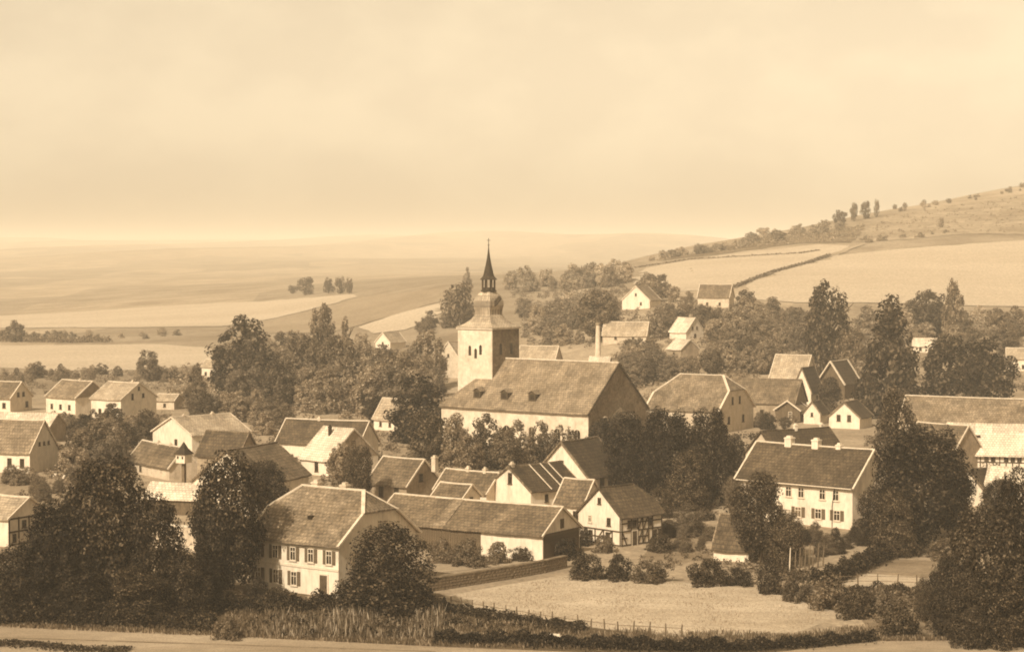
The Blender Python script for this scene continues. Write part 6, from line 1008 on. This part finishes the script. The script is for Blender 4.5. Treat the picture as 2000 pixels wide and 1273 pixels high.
for i, (x, y, h) in enumerate(POLES):
    m = MB(); m.tube([(0, 0, -.2), (.05, 0, h * .5), (.12, .05, h)], [.09, .08, .05], 6)
    tag(m.build('bean_pole', 'trim_paint' if i < 2 else 'post_wood', None, (x, y, 0)), ['whitest stout pole in the garden right of the shed', 'short white post between shed and bean poles'][i] if i < 2 else 'thin weathered bean pole in the garden right of the shed', 'pole', 'bean poles beside the shed')
x, y = MARK
m = MB(); m.box((0, 0, .3), (1.5, .5, .9)); m.box((0, 0, .8), (1.3, .4, .14)); m.box((.95, .3, .15), (.9, .4, .5), .5); tag(m.build('culvert_head', 'whitewash', None, (x, y, 0), R(-12)), 'white masonry culvert head in the dark roadside hedge', 'culvert')

bk = []
for k in range(3):
    mm = MB(); mm.lathe([(.1, 0), (.42 + .08 * k, .05), (.40, .25), (.2 + .05 * k, .42)], 7, k); bk.append(mm.mesh('stone_block', 'whitewash'))
for i, (x, y, l) in enumerate(BLOCKS):
    o = link('stone_block', bk[i % 3], None, (x, y, zground(x, y) - .03), i * 1.3); o.scale = (1.2 + .3 * (i % 3), .9, 1 + .4 * (i % 2)); tag(o, l, 'stone', 'pale stones along the left garden edge')
# ------------------------------------------------------------------ foliage
def leaf_mesh(name, c, nrm, size, rng, mat, aspect=0.6):
    n = len(c); nrm = nrm / np.maximum(np.linalg.norm(nrm, axis=1, keepdims=True), 1e-6)
    t = np.cross(nrm, rng.normal(size=(n, 3))); t /= np.maximum(np.linalg.norm(t, axis=1, keepdims=True), 1e-6); b = np.cross(nrm, t)
    s = size[:, None]; v = np.empty((n, 4, 3), np.float32)
    v[:, 0] = c - t * s; v[:, 1] = c + b * s * aspect; v[:, 2] = c + t * s; v[:, 3] = c - b * s * aspect
    me = bpy.data.meshes.new(name); me.vertices.add(n * 4); me.vertices.foreach_set('co', v.ravel())
    me.loops.add(n * 4); me.loops.foreach_set('vertex_index', np.arange(n * 4, dtype=np.int32))
    me.polygons.add(n); me.polygons.foreach_set('loop_start', np.arange(0, n * 4, 4, dtype=np.int32)); me.polygons.foreach_set('loop_total', np.full(n, 4, np.int32))
    me.update(calc_edges=True); me.materials.append(MATS[mat]); return me
def prof(shape, z):
    z = np.clip(z, 0, 1)
    if shape == 'round': return .5 * np.power(np.clip(1 - (2 * z - 1) ** 2, 0, 1), .42)
    if shape == 'dome': return .5 * np.sqrt(np.clip(1 - z ** 2.4, 0, 1))
    if shape == 'cone': return .5 * np.power(1 - z, .6) * np.clip(z / .10 + .5, 0, 1)
    if shape == 'conifer': return .5 * (1 - z) * np.clip(z / .06 + .4, 0, 1)
    if shape == 'tall': return .5 * np.power(np.clip(np.sin(np.pi * np.clip(z * .93 + .05, 0, 1) ** .8), 0, 1), .6)
    if shape == 'umbrella': return .5 * np.sqrt(np.clip(1 - ((z - .25) / .75) ** 2, 0, 1)) * np.clip(z / .08 + .55, 0, 1)
def crown(name, shape, seed, n, leaf, wm, hm, nclump, zlo, lob=1.0):
    """unit crown (1 wide, 1 high): leaf sprays gathered in clumps; leaf is in metres for a tree wm wide and hm high"""
    rng = np.random.default_rng(seed)
    ph = rng.uniform(0, 6.28, 6); fr = rng.integers(1, 5, 6); am = rng.uniform(.03, .085, 6) * lob
    k = nclump; z = rng.uniform(0, 1, k * 6); keep = rng.uniform(0, .55, k * 6) < prof(shape, z) + .03; z = z[keep][:k]; k = len(z)
    th = rng.uniform(0, 2 * np.pi, k)
    lobes = 1 + sum(am[i] * np.sin(fr[i] * th + ph[i] + 5 * z * (1 + i % 3)) for i in range(6))
    rr = np.where(rng.uniform(size=k) < .72, rng.uniform(.72, 1.0, k), np.sqrt(rng.uniform(0, .6, k)))
    r = prof(shape, z) * lobes * rr * .90
    zz = zlo + (1 - zlo) * z
    if shape == 'dome': zz = zz * np.where(rng.uniform(size=k) < .3, .45, 1.0)
    cc = np.stack([r * np.cos(th), r * np.sin(th), zz], 1)
    cr = rng.uniform(.04, .135, k) * (1.0 if nclump > 60 else 1.35)
    w = cr ** 2; idx = rng.choice(k, size=n, p=w / w.sum())
    d = rng.normal(size=(n, 3)); d /= np.linalg.norm(d, axis=1, keepdims=True)
    rad = cr[idx] * np.power(rng.uniform(.25, 1, n), .45)
    asp = wm / hm
    p = cc[idx] + d * rad[:, None] * np.array([1, 1, asp])
    out = np.stack([p[:, 0], p[:, 1], (p[:, 2] - .45) / asp * .6], 1); out /= np.maximum(np.linalg.norm(out, axis=1, keepdims=True), 1e-6)
    nr = d * .55 + out * .45 + np.array([0, 0, .35]) + rng.normal(size=(n, 3)) * .38
    p[:, 2] = np.clip(p[:, 2], .01, 1.05)
    # leaves sized in metres, then squeezed into the unit crown
    sz = leaf * rng.uniform(.6, 1.35, n)
    me = leaf_mesh(name, p * np.array([wm, wm, hm]), nr, sz, rng, 'leaf_1')
    co = np.empty(len(me.vertices) * 3, np.float32); me.vertices.foreach_get('co', co)
    co = (co.reshape(-1, 3) / np.array([wm, wm, hm])).astype(np.float32); me.vertices.foreach_set('co', co.ravel()); me.update()
    return me
def trunk_mesh(name, seed, top=.8, r0=.03, limbs=5):
    rr = random.Random(seed); m = MB()
    pts = [(0, 0, -.04)]; 
    for k in range(1, 6): pts.append((rr.uniform(-.025, .025) * k, rr.uniform(-.025, .025) * k, top * k / 5))
    m.tube(pts, [r0 * 1.5, r0, r0 * .8, r0 * .6, r0 * .4, r0 * .15], 7)
    for k in range(limbs):
        z = rr.uniform(.22, .55); a = rr.uniform(0, 6.28); i = int(z / (top / 5)); b = Vector(pts[min(i, 5)]); b.z = z
        e = b + Vector((math.cos(a) * rr.uniform(.2, .36), math.sin(a) * rr.uniform(.2, .36), rr.uniform(.16, .32)))
        mid = (b + e) / 2 + Vector((0, 0, .03)); m.tube([b, mid, e], [r0 * .5, r0 * .33, r0 * .1], 5)
    return m.mesh(name, 'bark')
CR = {}
for sh in ('round', 'dome', 'cone', 'conifer', 'tall', 'umbrella'):
    many = sh in ('round', 'dome')
    CR[sh, 'near'] = [crown('crown', sh, 11 + i, 19000, .155, 9.0, 11.0, 260, .06 if sh != 'round' else .10) for i in range(4 if many else 2)]
    CR[sh, 'mid'] = [crown('crown', sh, 31 + i, 5600, .22, 7.5, 8.5, 120, .05 if sh != 'round' else .12) for i in range(5 if many else 2)]
    CR[sh, 'far'] = [crown('crown', sh, 51 + i, 1900, .28, 6.0, 6.5, 60, .05) for i in range(4 if many else 2)]
TK = [trunk_mesh('trunk', 70 + i) for i in range(4)]
def set_mat(o, mat):
    o.material_slots[0].link = 'OBJECT'; o.material_slots[0].material = MATS[mat]
tr_rng = random.Random(5); tree_no = 0
def tree(name, kind, x, y, h, w, tn, label, group=None, cat='tree'):
    global tree_no
    tree_no += 1
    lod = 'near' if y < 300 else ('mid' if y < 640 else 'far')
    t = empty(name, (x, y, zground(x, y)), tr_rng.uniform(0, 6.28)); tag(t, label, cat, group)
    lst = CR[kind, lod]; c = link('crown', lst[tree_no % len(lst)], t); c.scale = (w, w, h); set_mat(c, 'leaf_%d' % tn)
    k = link('trunk', TK[tree_no % 4], t); k.scale = (h * .8, h * .8, h)
    return t
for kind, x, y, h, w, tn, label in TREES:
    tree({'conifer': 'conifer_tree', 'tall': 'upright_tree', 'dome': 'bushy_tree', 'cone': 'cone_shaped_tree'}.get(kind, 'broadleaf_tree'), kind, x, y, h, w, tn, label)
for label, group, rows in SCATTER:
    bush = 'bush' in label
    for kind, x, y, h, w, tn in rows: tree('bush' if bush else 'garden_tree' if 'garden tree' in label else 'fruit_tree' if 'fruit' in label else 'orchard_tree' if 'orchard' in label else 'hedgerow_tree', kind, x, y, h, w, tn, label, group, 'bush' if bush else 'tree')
BU = [crown('shrub', 'dome', 91 + i, 5200, .10, 4.0, 2.6, 110, .0, 1.9) for i in range(4)]
for i, (x, y, h, w, tn, label) in enumerate(SHRUBS):
    o = link('shrub', BU[i % 4], None, (x, y, zground(x, y)), tr_rng.uniform(0, 6.28)); o.scale = (w * tr_rng.uniform(.85, 1.2), w * tr_rng.uniform(.8, 1.1), h * tr_rng.uniform(.85, 1.15)); set_mat(o, 'leaf_%d' % tn); tag(o, label, 'shrub')
def hedge(name, label, pts, hgt, wid, dens, leaf, mat, seed, kind=None, cat='hedge', grass=False):
    """leaf sprays packed round a line on the ground"""
    rng = np.random.default_rng(seed); P = []
    for a, b in zip(pts[:-1], pts[1:]):
        d = math.hypot(b[0] - a[0], b[1] - a[1]); n = max(4, int(d * dens)); t = rng.uniform(0, 1, n); u = rng.normal(0, .42, n) * wid / 2 * 1.2; 
        ux, uy = (b[0] - a[0]) / d, (b[1] - a[1]) / d
        x = a[0] + (b[0] - a[0]) * t - uy * u; y = a[1] + (b[1] - a[1]) * t + ux * u
        lump = 1 + .25 * np.sin(x * 1.1 + 2 * y) + .2 * np.sin(x * 2.9 + seed)
        zt = hgt * np.sqrt(np.clip(1 - (u / (wid * .75)) ** 2, .05, 1)) * lump
        P.append(np.stack([x, y, zt * np.power(rng.uniform(0.02, 1, n), .6)], 1))
    p = np.concatenate(P); g_ = np.array([zground(a, b) for a, b in p[:, :2]]); p[:, 2] += g_
    nr = rng.normal(size=p.shape) * .6 + np.array([-.1, -.25, .6])
    if grass: nr = rng.normal(size=p.shape) * np.array([1, 1, .12])
    me = leaf_mesh(name, p, nr, leaf * rng.uniform(.6, 1.4, len(p)), rng, mat, .6)
    return tag(link(name, me), label, cat, kind=kind)
for i, (name, label, pts, hgt, wid, dens, leaf, mat) in enumerate(HEDGES): hedge(name, label, pts, hgt, wid, dens, leaf, mat, 200 + i)
def brush(label, poly, n, hmin, hmax, mat, seed):
    """garden undergrowth: low leaf clumps all over a patch of ground, clear of the houses"""
    rng = np.random.default_rng(seed); xs = [p[0] for p in poly]; yq = [p[1] for p in poly]; C = []; tries = 0
    while len(C) < n and tries < n * 12:
        tries += 1; x, y = rng.uniform(min(xs), max(xs)), rng.uniform(min(yq), max(yq)); c = False
        for i in range(len(poly)):
            (x1, y1), (x2, y2) = poly[i], poly[i - 1]
            if (y1 > y) != (y2 > y) and x < (x2 - x1) * (y - y1) / (y2 - y1) + x1: c = not c
        if not c or math.sin(x * .21 + 2 * math.sin(y * .09)) + math.sin(y * .17 + x * .11) < rng.uniform(-2, .9): continue
        for g in FOOT:
            dx, dy = x - g[0], y - g[1]
            if abs(dx * g[4] + dy * g[5]) < g[2] and abs(-dx * g[5] + dy * g[4]) < g[3]: c = False; break
        if c: C.append((x, y, zground(x, y), rng.uniform(hmin, hmax)))
    C = np.array(C); per = 34; k = len(C)
    idx = np.repeat(np.arange(k), per); d = rng.normal(size=(k * per, 3)); d /= np.linalg.norm(d, axis=1, keepdims=True); d[:, 2] = np.abs(d[:, 2])
    h = C[idx, 3]; rad = np.power(rng.uniform(.2, 1, k * per), .5)
    p = C[idx, :3] + d * (h * rad)[:, None] * np.array([.75, .75, 1.0])
    nr = d * .6 + np.array([0, 0, .4]) + rng.normal(size=d.shape) * .4
    me = leaf_mesh('undergrowth', p, nr, h * .15 * rng.uniform(.7, 1.5, len(p)), rng, mat)
    return tag(link('undergrowth', me), label, 'undergrowth', kind='stuff')
FOOT = [(g[0], g[1], g[4] / 2 + 1.0, g[5] / 2 + 1.0, math.cos(R(g[3])), math.sin(R(g[3]))) for g in GEO.values()]
for i, b in enumerate(BRUSH): brush(*b, 400 + i)
def blades(name, label, poly, n, hmin, hmax, wid, mat, seed, cat):
    """upright stalks and grass blades, uncountable"""
    rng = np.random.default_rng(seed); xs = [p[0] for p in poly]; ysx = [p[1] for p in poly]; pts = []
    while len(pts) < n:
        q = rng.uniform((min(xs), min(ysx)), (max(xs), max(ysx)), (4000, 2))
        for x, y in q:
            c = False
            for i in range(len(poly)):
                (x1, y1), (x2, y2) = poly[i], poly[i - 1]
                if (y1 > y) != (y2 > y) and x < (x2 - x1) * (y - y1) / (y2 - y1) + x1: c = not c
            if c and math.sin(x * .9 + 3 * math.sin(y * .5)) + math.sin(y * 1.3 + x * .31) > rng.uniform(-2.2, .8): pts.append((x, y))
            if len(pts) >= n: break
    p = np.array(pts); h = rng.uniform(hmin, hmax, n) * (1 + .3 * np.sin(p[:, 0] * .7)); a = rng.uniform(0, np.pi, n)
    z = np.array([zground(x, y) for x, y in p]); dx, dy = np.cos(a) * wid, np.sin(a) * wid; lx, ly = rng.normal(0, .12, n) * h, rng.normal(0, .12, n) * h
    v = np.empty((n, 4, 3), np.float32)
    v[:, 0] = np.stack([p[:, 0] - dx * .5, p[:, 1] - dy * .5, z], 1); v[:, 1] = np.stack([p[:, 0] + dx * .5, p[:, 1] + dy * .5, z], 1)
    v[:, 2] = np.stack([p[:, 0] + dx + lx, p[:, 1] + dy + ly, z + h * .7], 1); v[:, 3] = np.stack([p[:, 0] + lx * 1.4, p[:, 1] + ly * 1.4, z + h], 1)
    me = bpy.data.meshes.new(name); me.vertices.add(n * 4); me.vertices.foreach_set('co', v.ravel())
    me.loops.add(n * 4); me.loops.foreach_set('vertex_index', np.arange(n * 4, dtype=np.int32))
    me.polygons.add(n); me.polygons.foreach_set('loop_start', np.arange(0, n * 4, 4, dtype=np.int32)); me.polygons.foreach_set('loop_total', np.full(n, 4, np.int32))
    me.update(calc_edges=True); me.materials.append(MATS[mat]); return tag(link(name, me), label, cat, kind='stuff')
for i, b in enumerate(BLADES): blades(*b[:8], 300 + i, b[8])

# ------------------------------------------------------------------ summer haze over the valley
m = MB(); m.v = [(-7000, -260, -6), (7000, -260, -6), (7000, 9400, -6), (-7000, 9400, -6), (-7000, -260, 125), (7000, -260, 125), (7000, 9400, 125), (-7000, 9400, 125)]
m.f = [(3, 2, 1, 0), (4, 5, 6, 7), (0, 1, 5, 4), (1, 2, 6, 5), (2, 3, 7, 6), (3, 0, 4, 7)]
hz = m.build('haze', None); hm = bpy.data.materials.new('haze'); hm.use_nodes = True; nt = hm.node_tree
for n in list(nt.nodes): nt.nodes.remove(n)
o_ = nt.nodes.new('ShaderNodeOutputMaterial'); pv = nt.nodes.new('ShaderNodeVolumePrincipled')
pv.inputs['Color'].default_value = (0.98, 0.90, 0.76, 1); pv.inputs['Density'].default_value = 0.00022; pv.inputs['Anisotropy'].default_value = -0.12
nt.links.new(pv.outputs[0], o_.inputs['Volume']); hz.data.materials.append(hm); tag(hz, 'pale summer haze filling the valley', 'haze', kind='stuff')
